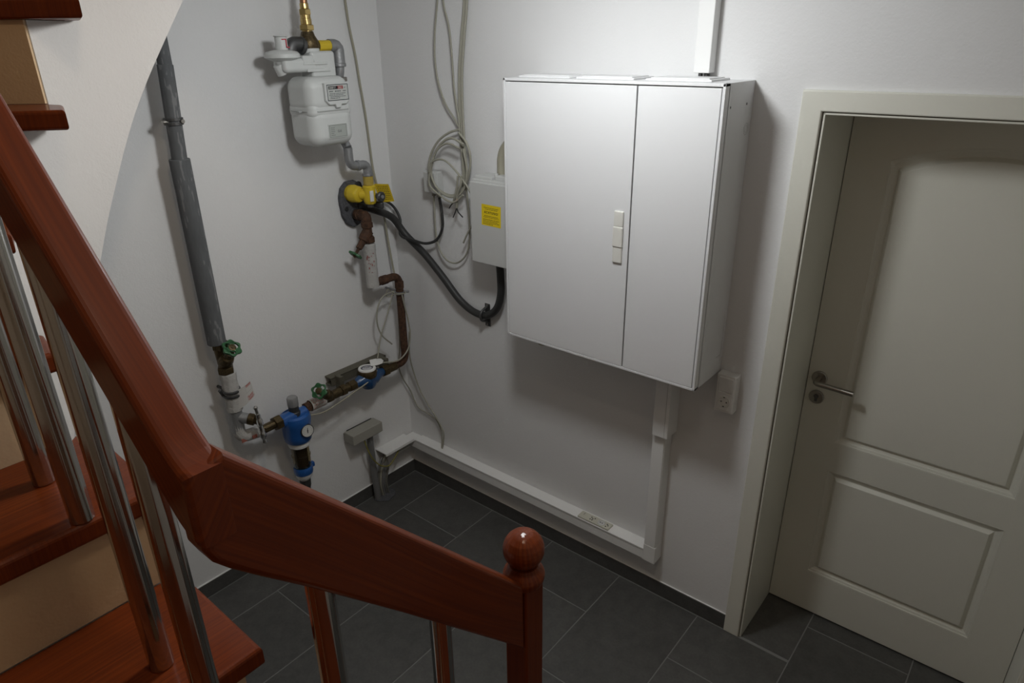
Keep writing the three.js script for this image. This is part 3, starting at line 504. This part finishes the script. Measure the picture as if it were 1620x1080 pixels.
// ------------------------------------------------------------------ water installation
function handwheel(parent, at, dir, r) {
  const pts = [], n = 60, holes = [];
  for (let i = 0; i < n; i++) { const a = i / n * 2 * Math.PI, k = r * (0.93 + 0.09 * Math.cos(6 * a)); pts.push([k * Math.cos(a), k * Math.sin(a)]); }
  for (let q = 0; q < 3; q++) { const h = []; for (let i = 0; i < 14; i++) { const t = i / 13, a = q * 2.094 + 0.35 + (t < 0.5 ? t * 2 : 2 - t * 2) * 1.25, k = (t < 0.5 ? 0.45 : 0.72) * r; h.push([k * Math.cos(a), k * Math.sin(a)]); } holes.push(h.slice(0, 13)); }
  const g = extrude(pts, 0.011, 0.003, 2, holes);
  const q = new THREE.Quaternion().setFromUnitVectors(V(0, 0, 1), V(...dir).normalize()); g.applyQuaternion(q); g.translate(...at);
  const m = part('handwheel', g, M.green, parent, 'green handwheel');
  part('hub', lathe([[0, 0], [0.4 * r, 0], [0.38 * r, 0.004], [0.2 * r, 0.006], [0.2 * r, 0.009], [0, 0.009]], V(...at).addScaledVector(V(...dir).normalize(), 0.009).toArray(), dir), M.brass, m);
}
{
  const p = thing('insulated_pipe', 'grey vertical water pipe with dark foam insulation on the left wall', 'pipe');
  part('insulation', rod([0.085, 1.15, 1.008], [0.085, 1.842, 1.008], 0.0345), M.foam, p, 'grey foam sleeve');
  part('pipe', rod([0.085, 1.83, 1.008], [0.085, 2.142, 0.992], 0.0255), M.foam, p);
  part('upper_pipe', rod([0.085, 2.139, 0.992], [0.085, 2.602, 0.992], 0.0228), M.foam, p);
  const c = part('pipe_clamp', [lathe([[0.0255, 0], [0.031, 0], [0.031, 0.008], [0.0255, 0.008]], [0.085, 1.954, 1.002], [0, 1, 0]), lathe([[0.0255, 0], [0.031, 0], [0.031, 0.008], [0.0255, 0.008]], [0.085, 1.968, 1.001], [0, 1, 0]), rod([0.0, 1.965, 0.992], [0.06, 1.965, 0.992], 0.006)], M.darksteel, p);
  each('clamp_screw', [rod([0.09, 1.965, 1.018], [0.09, 1.965, 1.042], 0.007), rod([0.112, 1.965, 0.985], [0.118, 1.965, 0.985], 0.007)], M.steel, c);
}
{
  const v = thing('stop_valve', 'brass stop valve with green handwheel below the insulated grey pipe', 'valve');
  part('body', [rod([0.085, 1.03, 0.994], [0.085, 1.155, 1.004], 0.023), hexNut([0.085, 1.02, 0.994], [0.085, 1.046, 0.994], 0.032), hexNut([0.085, 1.125, 0.997], [0.085, 1.15, 0.997], 0.032), lathe([[0, 0], [0.028, 0], [0.03, 0.02], [0.026, 0.04], [0.019, 0.046], [0.018, 0.07], [0.008, 0.074], [0.007, 0.1], [0, 0.1]], [0.085, 1.065, 0.994], [0.75, 0.85, -0.1])], M.brass, v);
  handwheel(v, [0.146, 1.135, 0.986], [0.75, 0.85, -0.1], 0.038);
}
const rag = (r, y0, y1, x, z) => { const g = lathe(Array.from({ length: 25 }, (_, i) => { const t = i / 24; return [i === 0 || i === 24 ? 0.2 * r : r * (1 + 0.02 * Math.sin(23 * t) + 0.018 * Math.sin(61 * t + 1)), y0 + (y1 - y0) * t]; }), [x, 0, z], [0, 1, 0], 24); return g; };
{
  const p = thing('wrapped_pipe', 'white bandaged water pipe section with elbow at the left end of the water line', 'pipe');
  part('wrap', rag(0.031, 0.845, 1.024, 0.085, 0.99), M.wrap, p, 'whitish pipe bandage');
  part('clamp', [lathe([[0.03, 0], [0.036, 0.002], [0.036, 0.01], [0.03, 0.012]], [0.085, 0.918, 0.99], [0.12, 1, 0]), lathe([[0.03, 0], [0.036, 0.002], [0.036, 0.01], [0.03, 0.012]], [0.085, 0.936, 0.99], [0.12, 1, 0]), rod([0.0, 0.935, 1.0], [0.065, 0.935, 0.998], 0.006), rod([0.075, 0.922, 1.02], [0.08, 0.955, 1.034], 0.006)], M.darksteel, p, 'dark rubber-lined clamp');
  part('tee', [rod([0.085, 0.75, 0.992], [0.085, 0.85, 0.99], 0.026), rod([0.085, 0.82, 0.99], [0.125, 0.808, 0.958], 0.022)], M.galv, p);
  part('elbow', [pipe([[0.085, 0.80, 0.992], [0.088, 0.722, 0.992], [0.105, 0.722, 0.90]], 0.025, 0.035)], M.wrap, p);
  part('red_print', [box(0.108, 0.1125, 0.708, 0.726, 0.975, 1.0, 0.002), box(0.124, 0.1305, 0.715, 0.73, 0.94, 0.96, 0.002)], std(lin(0.34, 0.12, 0.09), 0.8), p);
}
{
  const s = canvasTex(512, 320, (g, w, h) => {
    g.fillStyle = '#c8c6c2'; g.fillRect(0, 0, w, h); g.fillStyle = '#a8352c';
    g.fillRect(300, 14, 190, 16); g.fillRect(300, 40, 190, 10); g.strokeStyle = '#8a8884'; g.lineWidth = 3; g.strokeRect(280, 8, 224, 140);
    g.font = 'bold 60px sans-serif'; for (let i = 0; i < 7; i++) { g.fillRect(300 + i * 27, 214, 9, 52); g.fillRect(300 + i * 27, 214 + (i % 3) * 20, 20, 10); if (i % 2) g.fillRect(311 + i * 27, 214, 8, 52); } g.fillRect(300, 276, 190, 12); g.fillRect(340, 294, 120, 10);
  });
  const c = [[0.112, 0.945, 0.985], [0.13, 0.968, 0.925], [0.13, 0.900, 0.915], [0.112, 0.858, 0.992]], n = 10, pos = [], uv = [], ix = [];
  for (let j = 0; j <= n; j++) for (let i = 0; i <= n; i++) { const u = i / n, v = j / n; for (let q = 0; q < 3; q++) pos.push((c[0][q] * (1 - u) + c[1][q] * u) * (1 - v) + (c[3][q] * (1 - u) + c[2][q] * u) * v + (q ? 0 : 0.012 * Math.sin(2.6 * u + 0.5) - 0.006)); uv.push(u, 1 - v); }
  for (let j = 0; j < n; j++) for (let i = 0; i < n; i++) { const a = j * (n + 1) + i; ix.push(a, a + n + 1, a + 1, a + 1, a + n + 1, a + n + 2); }
  const g = new THREE.BufferGeometry(); g.setAttribute('position', new THREE.Float32BufferAttribute(pos, 3)); g.setAttribute('uv', new THREE.Float32BufferAttribute(uv, 2)); g.setIndex(ix); g.computeVertexNormals();
  tag(part('paper_tag', g, std(0xffffff, 0.8, 0, { map: s, side: THREE.DoubleSide })), 'white paper tag with red print stuck to the bandaged pipe', 'tag');
}
{
  const t = thing('drain_tap', 'small chrome drain tap in front of the bandaged elbow', 'tap');
  part('inlet', [rod([0.122, 0.81, 0.961], [0.142, 0.803, 0.944], 0.024), rod([0.138, 0.804, 0.948], [0.165, 0.797, 0.934], 0.015)], M.brass, t);
  part('body', [lathe([[0, 0], [0.009, 0], [0.011, 0.004], [0.0085, 0.02], [0.013, 0.03], [0.013, 0.05], [0.0095, 0.056], [0.0095, 0.085], [0.013, 0.09], [0.013, 0.11], [0.009, 0.118], [0.0095, 0.14], [0.0, 0.14]], [0.168, 0.70, 0.934], [0.0, 1, 0.06])], M.brightchrome, t, 'chrome tap body');
  part('lever', [rod([0.168, 0.84, 0.943], [0.17, 0.872, 0.948], 0.006), new THREE.SphereGeometry(0.009, 14, 10).translate(0.168, 0.868, 0.946)], M.chrome, t);
}
{
  const p = thing('brass_pipe_nipple', 'brass pipe piece between the bandaged elbow and the blue filter', 'pipe fitting');
  part('nipple', [rod([0.108, 0.724, 0.905], [0.11, 0.727, 0.82], 0.019), rod([0.128, 0.735, 0.90], [0.128, 0.735, 0.855], 0.004)], M.brass, p);
  part('union_nut', hexNut([0.11, 0.726, 0.848], [0.11, 0.728, 0.816], 0.032), M.brass, p);
}
{
  const f = thing('water_filter', 'blue backwash water filter with pressure gauge and clear bowl', 'water filter');
  const c = [0.11, 0, 0.747];
  part('housing', [lathe([[0, 0.602], [0.052, 0.602], [0.058, 0.61], [0.061, 0.635], [0.061, 0.675], [0.065, 0.69], [0.066, 0.712], [0.062, 0.728], [0.052, 0.735], [0.047, 0.728], [0, 0.726]], c, [0, 1, 0], 40), rod([0.11, 0.722, 0.752], [0.11, 0.722, 0.818], 0.03), rod([0.11, 0.718, 0.745], [0.11, 0.722, 0.69], 0.026), box(0.14, 0.168, 0.64, 0.695, 0.72, 0.752, 0.008, 3)], M.blue, f, 'blue plastic housing');
  const k = part('knob_base', lathe([[0, 0.724], [0.027, 0.726], [0.026, 0.742], [0.022, 0.746], [0.022, 0.782], [0, 0.783]], c, [0, 1, 0]), M.black, f);
  part('knob_cap', lathe([[0.023, 0.772], [0.0235, 0.776], [0.0235, 0.808], [0.020, 0.814], [0, 0.815]], c, [0, 1, 0]), M.knobclear, k, 'translucent grey cap');
  const gx = canvasTex(256, 256, (g, w) => {
    g.fillStyle = '#c9c9c4'; g.fillRect(0, 0, w, w); g.strokeStyle = '#222'; g.translate(128, 128); g.lineWidth = 6;
    for (let i = 0; i <= 10; i++) { const a = (140 + i * 26) * R; g.beginPath(); g.moveTo(88 * Math.cos(a), 88 * Math.sin(a)); g.lineTo(104 * Math.cos(a), 104 * Math.sin(a)); g.stroke(); }
    g.fillStyle = '#111'; g.beginPath(); g.moveTo(-9, 52); g.lineTo(-5, -70); g.lineTo(5, -70); g.lineTo(11, 52); g.fill(); g.beginPath(); g.arc(0, 0, 15, 0, 7); g.fill();
  });
  const q = new THREE.Quaternion().setFromUnitVectors(V(0, 0, 1), V(1, 0.12, 0.12).normalize());
  const ga = part('pressure_gauge', lathe([[0, 0], [0.027, 0], [0.0295, 0.004], [0.0295, 0.016], [0.0275, 0.018], [0.0262, 0.0155], [0, 0.0155]], [0.164, 0.666, 0.737], [1, 0.12, 0.12]), M.black, f, 'round pressure gauge');
  part('gauge_dial', new THREE.CircleGeometry(0.0262, 40).applyQuaternion(q).translate(0.1802, 0.668, 0.739), std(0xffffff, 0.5, 0, { map: gx }), ga);
  part('clamp_ring', lathe([[0.034, 0.575], [0.046, 0.577], [0.048, 0.585], [0.048, 0.6], [0.046, 0.603], [0, 0.603]], c, [0, 1, 0]), M.white, f, 'whitish ring');
  part('bowl', lathe([[0.036, 0.464], [0.039, 0.47], [0.0395, 0.52], [0.042, 0.522], [0.042, 0.528], [0.0395, 0.53], [0.0395, 0.576]], c, [0, 1, 0], 40), M.bowl, f, 'clear brownish bowl');
  part('sieve', lathe([[0, 0.47], [0.027, 0.47], [0.029, 0.5], [0.029, 0.578], [0, 0.578]], c, [0, 1, 0]), M.mesh, f, 'dark sieve inside the bowl');
  part('drain_ring', [lathe([[0.03, 0.43], [0.041, 0.432], [0.0425, 0.438], [0.0425, 0.458], [0.04, 0.466], [0.03, 0.466]], c, [0, 1, 0]), box(0.10, 0.12, 0.438, 0.462, 0.69, 0.71, 0.005)], M.blue, f, 'blue drain ring');
  part('funnel', lathe([[0.0, 0.394], [0.022, 0.394], [0.026, 0.4], [0.036, 0.414], [0.038, 0.432], [0, 0.432]], c, [0, 1, 0]), M.white, f, 'white funnel');
  part('drain_spout', [lathe([[0, 0.325], [0.019, 0.325], [0.02, 0.352], [0.022, 0.354], [0.022, 0.36], [0.024, 0.362], [0.025, 0.396], [0, 0.396]], c, [0, 1, 0])], M.black, f, 'black drain spout');
}
{
  const p = thing('water_pipe', 'old brass water pipe between the blue filter and the water meter', 'pipe');
  part('nipple', [rod([0.11, 0.735, 0.674], [0.11, 0.737, 0.56], 0.0165), hexNut([0.11, 0.735, 0.694], [0.11, 0.736, 0.668], 0.024)], M.rust, p);
  part('brass_coupling', [rod([0.11, 0.738, 0.52], [0.11, 0.74, 0.44], 0.0195), hexNut([0.11, 0.739, 0.50], [0.11, 0.7395, 0.475], 0.028), hexNut([0.11, 0.74, 0.452], [0.11, 0.741, 0.415], 0.026)], M.brass, p);
  const s = canvasTex(256, 256, (g, w) => { g.fillStyle = '#b6b2ac'; g.fillRect(0, 0, w, w); g.fillStyle = '#a3392f'; g.fillRect(140, 20, 70, 216); g.fillStyle = '#d5d0ca'; for (let y = 40; y < 220; y += 32) g.fillRect(152, y, 46, 12); g.fillStyle = '#a3392f'; for (let y = 30; y < 230; y += 26) for (let x = 22; x < 116; x += 22) g.fillRect(x, y, 12 * rnd() + 4, 8); g.fillRect(6, 10, 10, 236); });
  const sl = new THREE.CylinderGeometry(0.026, 0.026, 0.075, 30, 1, true); sl.rotateX(Math.PI / 2).translate(0.11, 0.7355, 0.63);
  part('printed_sleeve', sl, std(0xffffff, 0.8, 0, { map: s, side: THREE.DoubleSide }), p, 'white sleeve with red print');
}
{
  const v = thing('stop_valve', 'brass stop valve with green handwheel between blue filter and water meter', 'valve');
  part('body', [hexNut([0.11, 0.737, 0.578], [0.11, 0.738, 0.552], 0.028), rod([0.11, 0.737, 0.58], [0.11, 0.738, 0.50], 0.0215), lathe([[0, 0], [0.025, 0], [0.026, 0.02], [0.022, 0.04], [0.017, 0.045], [0.016, 0.07], [0.008, 0.074], [0.007, 0.105], [0, 0.105]], [0.11, 0.742, 0.565], [0.5, 0.75, 0.8])], M.brass, v);
  handwheel(v, [0.155, 0.81, 0.637], [0.5, 0.75, 0.8], 0.037);
}
{
  const b = thing('meter_bracket', 'galvanised water meter bracket rail on the wall behind the blue meter', 'bracket');
  part('rail', [box(0.0005, 0.05, 0.778, 0.783, 0.17, 0.50, 0.0015), box(0.045, 0.05, 0.745, 0.783, 0.17, 0.50, 0.0015), box(0.0005, 0.05, 0.742, 0.747, 0.17, 0.50, 0.0015)], M.bracket, b);
  each('pipe_holder', [box(0.04, 0.085, 0.715, 0.79, 0.455, 0.475, 0.004), box(0.04, 0.1, 0.73, 0.79, 0.195, 0.215, 0.004)], M.bracket, b);
}
{
  const m = thing('water_meter', 'blue water meter with a brass ring and white dial lid', 'water meter');
  part('body', [lathe([[0, 0], [0.019, 0], [0.022, 0.014], [0.03, 0.035], [0.04, 0.055], [0.042, 0.085], [0.04, 0.115], [0.03, 0.135], [0.022, 0.156], [0.019, 0.17], [0, 0.17]], [0.11, 0.741, 0.418], [0, 0, -1], 36), lathe([[0, 0], [0.028, 0], [0.036, 0.012], [0.042, 0.03], [0.043, 0.06], [0, 0.06]], [0.11, 0.694, 0.338], [0, 1, 0], 36)], M.blueDark, m, 'dark blue meter body');
  part('ring', lathe([[0, 0.752], [0.043, 0.752], [0.0445, 0.756], [0.0445, 0.784], [0.042, 0.788], [0.037, 0.788], [0, 0.786]], [0.11, 0, 0.338], [0, 1, 0], 40), M.brass, m, 'old brass ring');
  const d = part('dial', lathe([[0, 0.787], [0.041, 0.787], [0.042, 0.791], [0.04, 0.796], [0.0295, 0.797], [0.029, 0.792], [0, 0.792]], [0.11, 0, 0.338], [0, 1, 0], 40), M.white, m, 'white dial ring');
  const dx = canvasTex(256, 256, (g, w) => { g.fillStyle = '#b9b9bd'; g.fillRect(0, 0, w, w); g.fillStyle = '#1c1a3a'; g.beginPath(); g.arc(128, 128, 126, 0, 7); g.arc(128, 128, 96, 0, 7, true); g.fill(); g.fillStyle = '#22222a'; g.fillRect(70, 76, 116, 30); g.fillStyle = '#d8d8d8'; g.font = 'bold 26px monospace'; g.fillText('00731', 84, 100); g.fillStyle = '#33333a'; g.font = 'bold 24px sans-serif'; g.fillText('m³', 112, 140); });
  part('dial_face', new THREE.CircleGeometry(0.0292, 36).rotateX(-Math.PI / 2).rotateY(60 * R).translate(0.11, 0.7935, 0.338), std(0xffffff, 0.35, 0, { map: dx }), d);
  part('lid', extrude([[-0.034, 0], [0.034, 0], [0.036, 0.03], [0.026, 0.056], [0, 0.064], [-0.026, 0.056], [-0.036, 0.03]], 0.004, 0.0012, 2).rotateX(-Math.PI / 2 + 0.06).rotateY(-0.6).translate(0.088, 0.797, 0.30), M.white, m, 'white lid flipped open');
}
{
  const p = thing('rusty_water_pipe', 'rusty brown water pipe going up from the meter and bending to the bandaged pipe', 'pipe');
  part('upright', pipe([[0.11, 0.742, 0.205], [0.11, 0.742, 0.098], [0.11, 1.19, 0.098], [0.11, 1.19, 0.245]], 0.0185, 0.045), M.rust, p);
  part('coupling', [hexNut([0.11, 0.741, 0.248], [0.11, 0.741, 0.218], 0.029), rod([0.11, 0.742, 0.22], [0.11, 0.742, 0.165], 0.0225)], M.brass, p);
  part('fitting', [rod([0.11, 1.19, 0.17], [0.11, 1.19, 0.205], 0.0215), rod([0.11, 1.125, 0.098], [0.11, 1.16, 0.098], 0.0215)], M.rust, p);
  const c = part('pipe_clamp', [lathe([[0.0185, 0], [0.024, 0], [0.024, 0.012], [0.0185, 0.012]], [0.11, 1.098, 0.098], [0, 1, 0]), rod([0.0, 1.104, 0.09], [0.09, 1.104, 0.094], 0.005)], M.galv, p);
  part('clamp_screw', rod([0.12, 1.104, 0.075], [0.135, 1.104, 0.062], 0.006), M.galv, c);
}
{
  const p = thing('bandaged_riser', 'white bandaged vertical pipe below the brown angle valve', 'pipe');
  part('wrap', rag(0.0285, 1.168, 1.385, 0.11, 0.254), M.wrap, p);
  const marks = []; for (let i = 0; i < 22; i++) { const a = 0.1 + rnd() * 1.1, y = 1.25 + rnd() * 0.09, x = 0.11 + 0.0292 * Math.cos(a), z = 0.254 + 0.0292 * Math.sin(a); marks.push(new THREE.BoxGeometry(0.003, 0.001 + rnd() * 0.008, 0.001 + rnd() * 0.004).rotateY(-a).translate(x, y, z)); }
  part('red_print', marks, std(lin(0.32, 0.10, 0.09), 0.8), p);
}
{
  const v = thing('stop_valve', 'brown angle valve with green handwheel under the pipes at the wall opening', 'valve');
  part('body', [rod([0.11, 1.385, 0.254], [0.11, 1.475, 0.254], 0.0205), hexNut([0.11, 1.385, 0.254], [0.11, 1.41, 0.254], 0.03), hexNut([0.11, 1.452, 0.254], [0.11, 1.476, 0.254], 0.028), lathe([[0, 0], [0.024, 0], [0.025, 0.035], [0.022, 0.05], [0.015, 0.053], [0.014, 0.09], [0.007, 0.094], [0.006, 0.125], [0, 0.125]], [0.11, 1.435, 0.25], [-0.02, -0.74, 0.66])], M.rust, v, 'corroded brown body');
  handwheel(v, [0.1075, 1.348, 0.328], [-0.02, -0.74, 0.66], 0.031);
}
tag(part('brown_elbow_pipe', [pipe([[0.02, 1.495, 0.238], [0.11, 1.502, 0.253], [0.11, 1.472, 0.254]], 0.0225, 0.03), rod([0.05, 1.497, 0.243], [0.062, 1.498, 0.245], 0.026)], M.rust), 'brown pipe elbow coming out of the wall opening above the angle valve', 'pipe');

// cables along the left wall
loose([[0.012, 2.6, 0.19], [0.015, 2.357, 0.175], [0.015, 2.264, 0.168], [0.015, 2.144, 0.150], [0.015, 2.044, 0.141], [0.015, 1.914, 0.127], [0.015, 1.780, 0.119], [0.018, 1.669, 0.114], [0.024, 1.55, 0.096], [0.03, 1.449, 0.085], [0.034, 1.341, 0.078], [0.05, 1.183, 0.072], [0.075, 1.11, 0.078]], 0.0048, 'pale cable hanging down the left wall from the ceiling to the rusty pipe', M.cableold);
loose([[0.085, 1.108, 0.118], [0.09, 1.101, 0.190], [0.09, 1.049, 0.227], [0.09, 0.981, 0.235], [0.09, 0.916, 0.215], [0.09, 0.849, 0.158]], 0.0036, 'grey cable hanging in an open loop left of the rusty pipe');
loose([[0.09, 1.106, 0.122], [0.09, 1.0, 0.174], [0.09, 0.917, 0.219], [0.10, 0.815, 0.262]], 0.0032, 'thin grey cable running from the pipe clamp down to the water meter');
loose([[0.137, 1.108, 0.11], [0.140, 1.063, 0.105], [0.140, 0.955, 0.085], [0.140, 0.884, 0.080], [0.140, 0.813, 0.104], [0.136, 0.778, 0.162], [0.12, 0.795, 0.261]], 0.0036, 'grey cable crossing in front of the rusty pipe to the water meter');
loose([[0.07, 1.09, 0.08], [0.075, 0.95, 0.09], [0.06, 0.80, 0.085], [0.03, 0.677, 0.077], [0.028, 0.60, 0.055], [0.035, 0.521, 0.02], [0.080, 0.429, 0.012], [0.150, 0.415, 0.012], [0.215, 0.40, 0.014], [0.255, 0.341, 0.02], [0.259, 0.2585, 0.03]], 0.0036, 'grey cable drooping in the corner and curving across to the low trunking');
loose([[0.137, 0.90, 0.082], [0.10, 0.759, 0.060], [0.088, 0.640, 0.030], [0.117, 0.546, 0.022], [0.167, 0.482, 0.022], [0.231, 0.418, 0.024], [0.278, 0.356, 0.028], [0.276, 0.30, 0.032], [0.266, 0.258, 0.034]], 0.0038, 'grey cable falling straight along the back wall to the low trunking');
loose([[0.135, 0.775, 0.30], [0.145, 0.745, 0.36], [0.140, 0.722, 0.448], [0.140, 0.703, 0.542], [0.140, 0.695, 0.630], [0.125, 0.705, 0.70]], 0.0032, 'pale thin cable tied along the underside of the water pipe', M.cableold);
{
  const b = thing('cable_tie_knot', 'tangle of wire ties around the rusty pipe clamp', 'cable tie');
  each('wire_loop', [cable([[0.08, 1.105, 0.12], [0.13, 1.108, 0.13], [0.14, 1.105, 0.09], [0.10, 1.103, 0.07], [0.075, 1.105, 0.11]], 0.0025), cable([[0.085, 1.115, 0.13], [0.09, 1.13, 0.155], [0.085, 1.095, 0.16], [0.09, 1.09, 0.12]], 0.0022)], M.cableold, b);
}

// bottom corner: terminal strip box on its conduit, cables rising from the floor
{
  const b = thing('terminal_strip_box', 'grey elongated terminal box on the left wall above the floor cables', 'junction box');
  part('housing', box(0.0005, 0.08, 0.40, 0.448, 0.266, 0.442, 0.005, 3), M.boxold, b);
  part('lid', box(0.014, 0.085, 0.405, 0.459, 0.262, 0.446, 0.004, 3), M.boxold, b);
  part('slot', box(0.013, 0.02, 0.4575, 0.4604, 0.275, 0.43, 0), M.dark, b);
}
tag(part('floor_conduit', [pipe([[0.045, 0.402, 0.318], [0.045, 0.2, 0.316], [0.05, 0.002, 0.312]], 0.0165, 0.02)], M.flexpipe), 'grey plastic conduit rising from the floor to the elongated terminal box', 'conduit');
for (let k = 0; k < 9; k++) {
  const a = k / 8, fx = 0.035 + 0.022 * ((k * 5) % 4) / 3, fz = 0.288 - 0.05 * a;
  tag(part('floor_cable', cable([[fx, 0.002, fz], [fx + 0.005, 0.09, fz + 0.012], [fx + 0.002, 0.165, fz - 0.002 - 0.01 * a], [0.03 + 0.014 * ((k * 3) % 4) / 1.5, 0.222 + 0.006 * (k % 3), 0.232 - 0.012 * a], [0.02 + 0.012 * ((k * 3) % 4) / 1.5, 0.232 + 0.006 * (k % 2), 0.15], [0.02 + 0.012 * ((k * 3) % 4) / 1.5, 0.234 + 0.005 * (k % 2), 0.066]], 0.0058, 9), k % 3 === 2 ? M.cable : k % 3 ? M.cabledark : M.flexpipe), 'grey cable in the bundle rising from the floor into the open trunking', 'cable', 'floor cable bundle');
}
tag(part('earth_wire', cable([[0.07, 0.405, 0.372], [0.078, 0.35, 0.365], [0.085, 0.285, 0.345], [0.085, 0.215, 0.297], [0.085, 0.190, 0.245], [0.08, 0.212, 0.20], [0.065, 0.236, 0.15], [0.05, 0.244, 0.09]], 0.0038), std(lin(0.22, 0.20, 0.05), 0.55)), 'dark yellow-green earth wire looping from the terminal box into the trunking', 'wire');
{
  const pts = []; for (let i = 0; i < 26; i++) { const a = i / 26 * 6.2832, k = 1 + 0.25 * (rnd() - 0.5); pts.push([0.055 + 0.05 * k * Math.cos(a), 0.268 + 0.06 * k * Math.sin(a)]); }
  tag(part('mortar_collar', plainUV(slab(pts, 0, 0.007, 0.003, 2)), M.mortar), 'rough grey mortar patch in the floor around the cable bundle', 'mortar patch');
}

// ------------------------------------------------------------------ lamps (outside the frame)
{
  const L = CEIL_LAMP, g = thing('ceiling_lamp', 'round white opal ceiling lamp over the utility corner', 'lamp');
  part('base', lathe([[0, 0], [0.06, 0], [0.065, 0.006], [0.065, 0.06], [0, 0.062]], [L.at.x, 2.548, L.at.z], [0, 1, 0], 40), M.white, g);
  part('shade', new THREE.SphereGeometry(L.radius, 40, 24).translate(L.at.x, L.at.y, L.at.z), new THREE.MeshStandardMaterial({ color: 0xffffff, emissive: L.color, emissiveIntensity: 3, roughness: 0.4 }), g);
  part('rim', lathe([[0.138, 0], [0.142, 0], [0.142, 0.125], [0.0, 0.127], [0, 0.123], [0.138, 0.121], [0.138, 0]], [L.at.x, 2.472, L.at.z], [0, 1, 0], 48), M.white, g, 'white metal rim');
  const l = new THREE.PointLight(L.color, L.power, 0, 2); l.position.copy(L.at); l.castShadow = true; l.shadow.radius = L.radius / 0.02; g.add(l);
  const S = STAIR_LAMP, p = thing('pendant_lamp', 'small opal globe lamp hanging over the stairs', 'lamp');
  part('cord', rod([S.at.x, S.at.y + 0.1, S.at.z], [S.at.x, YT, S.at.z], 0.004), M.black, p);
  part('globe', new THREE.SphereGeometry(0.09, 32, 20).translate(S.at.x, S.at.y, S.at.z), new THREE.MeshStandardMaterial({ color: 0xffffff, emissive: S.color, emissiveIntensity: 6, roughness: 0.4 }), p);
  part('collar', rod([S.at.x, S.at.y + 0.085, S.at.z], [S.at.x, S.at.y + 0.12, S.at.z], 0.03), M.steel, p);
  const q = new THREE.PointLight(S.color, S.power, 0, 2); q.position.copy(S.at); q.castShadow = true; q.shadow.radius = 4.5; p.add(q);
}
renderer.render(scene, camera);
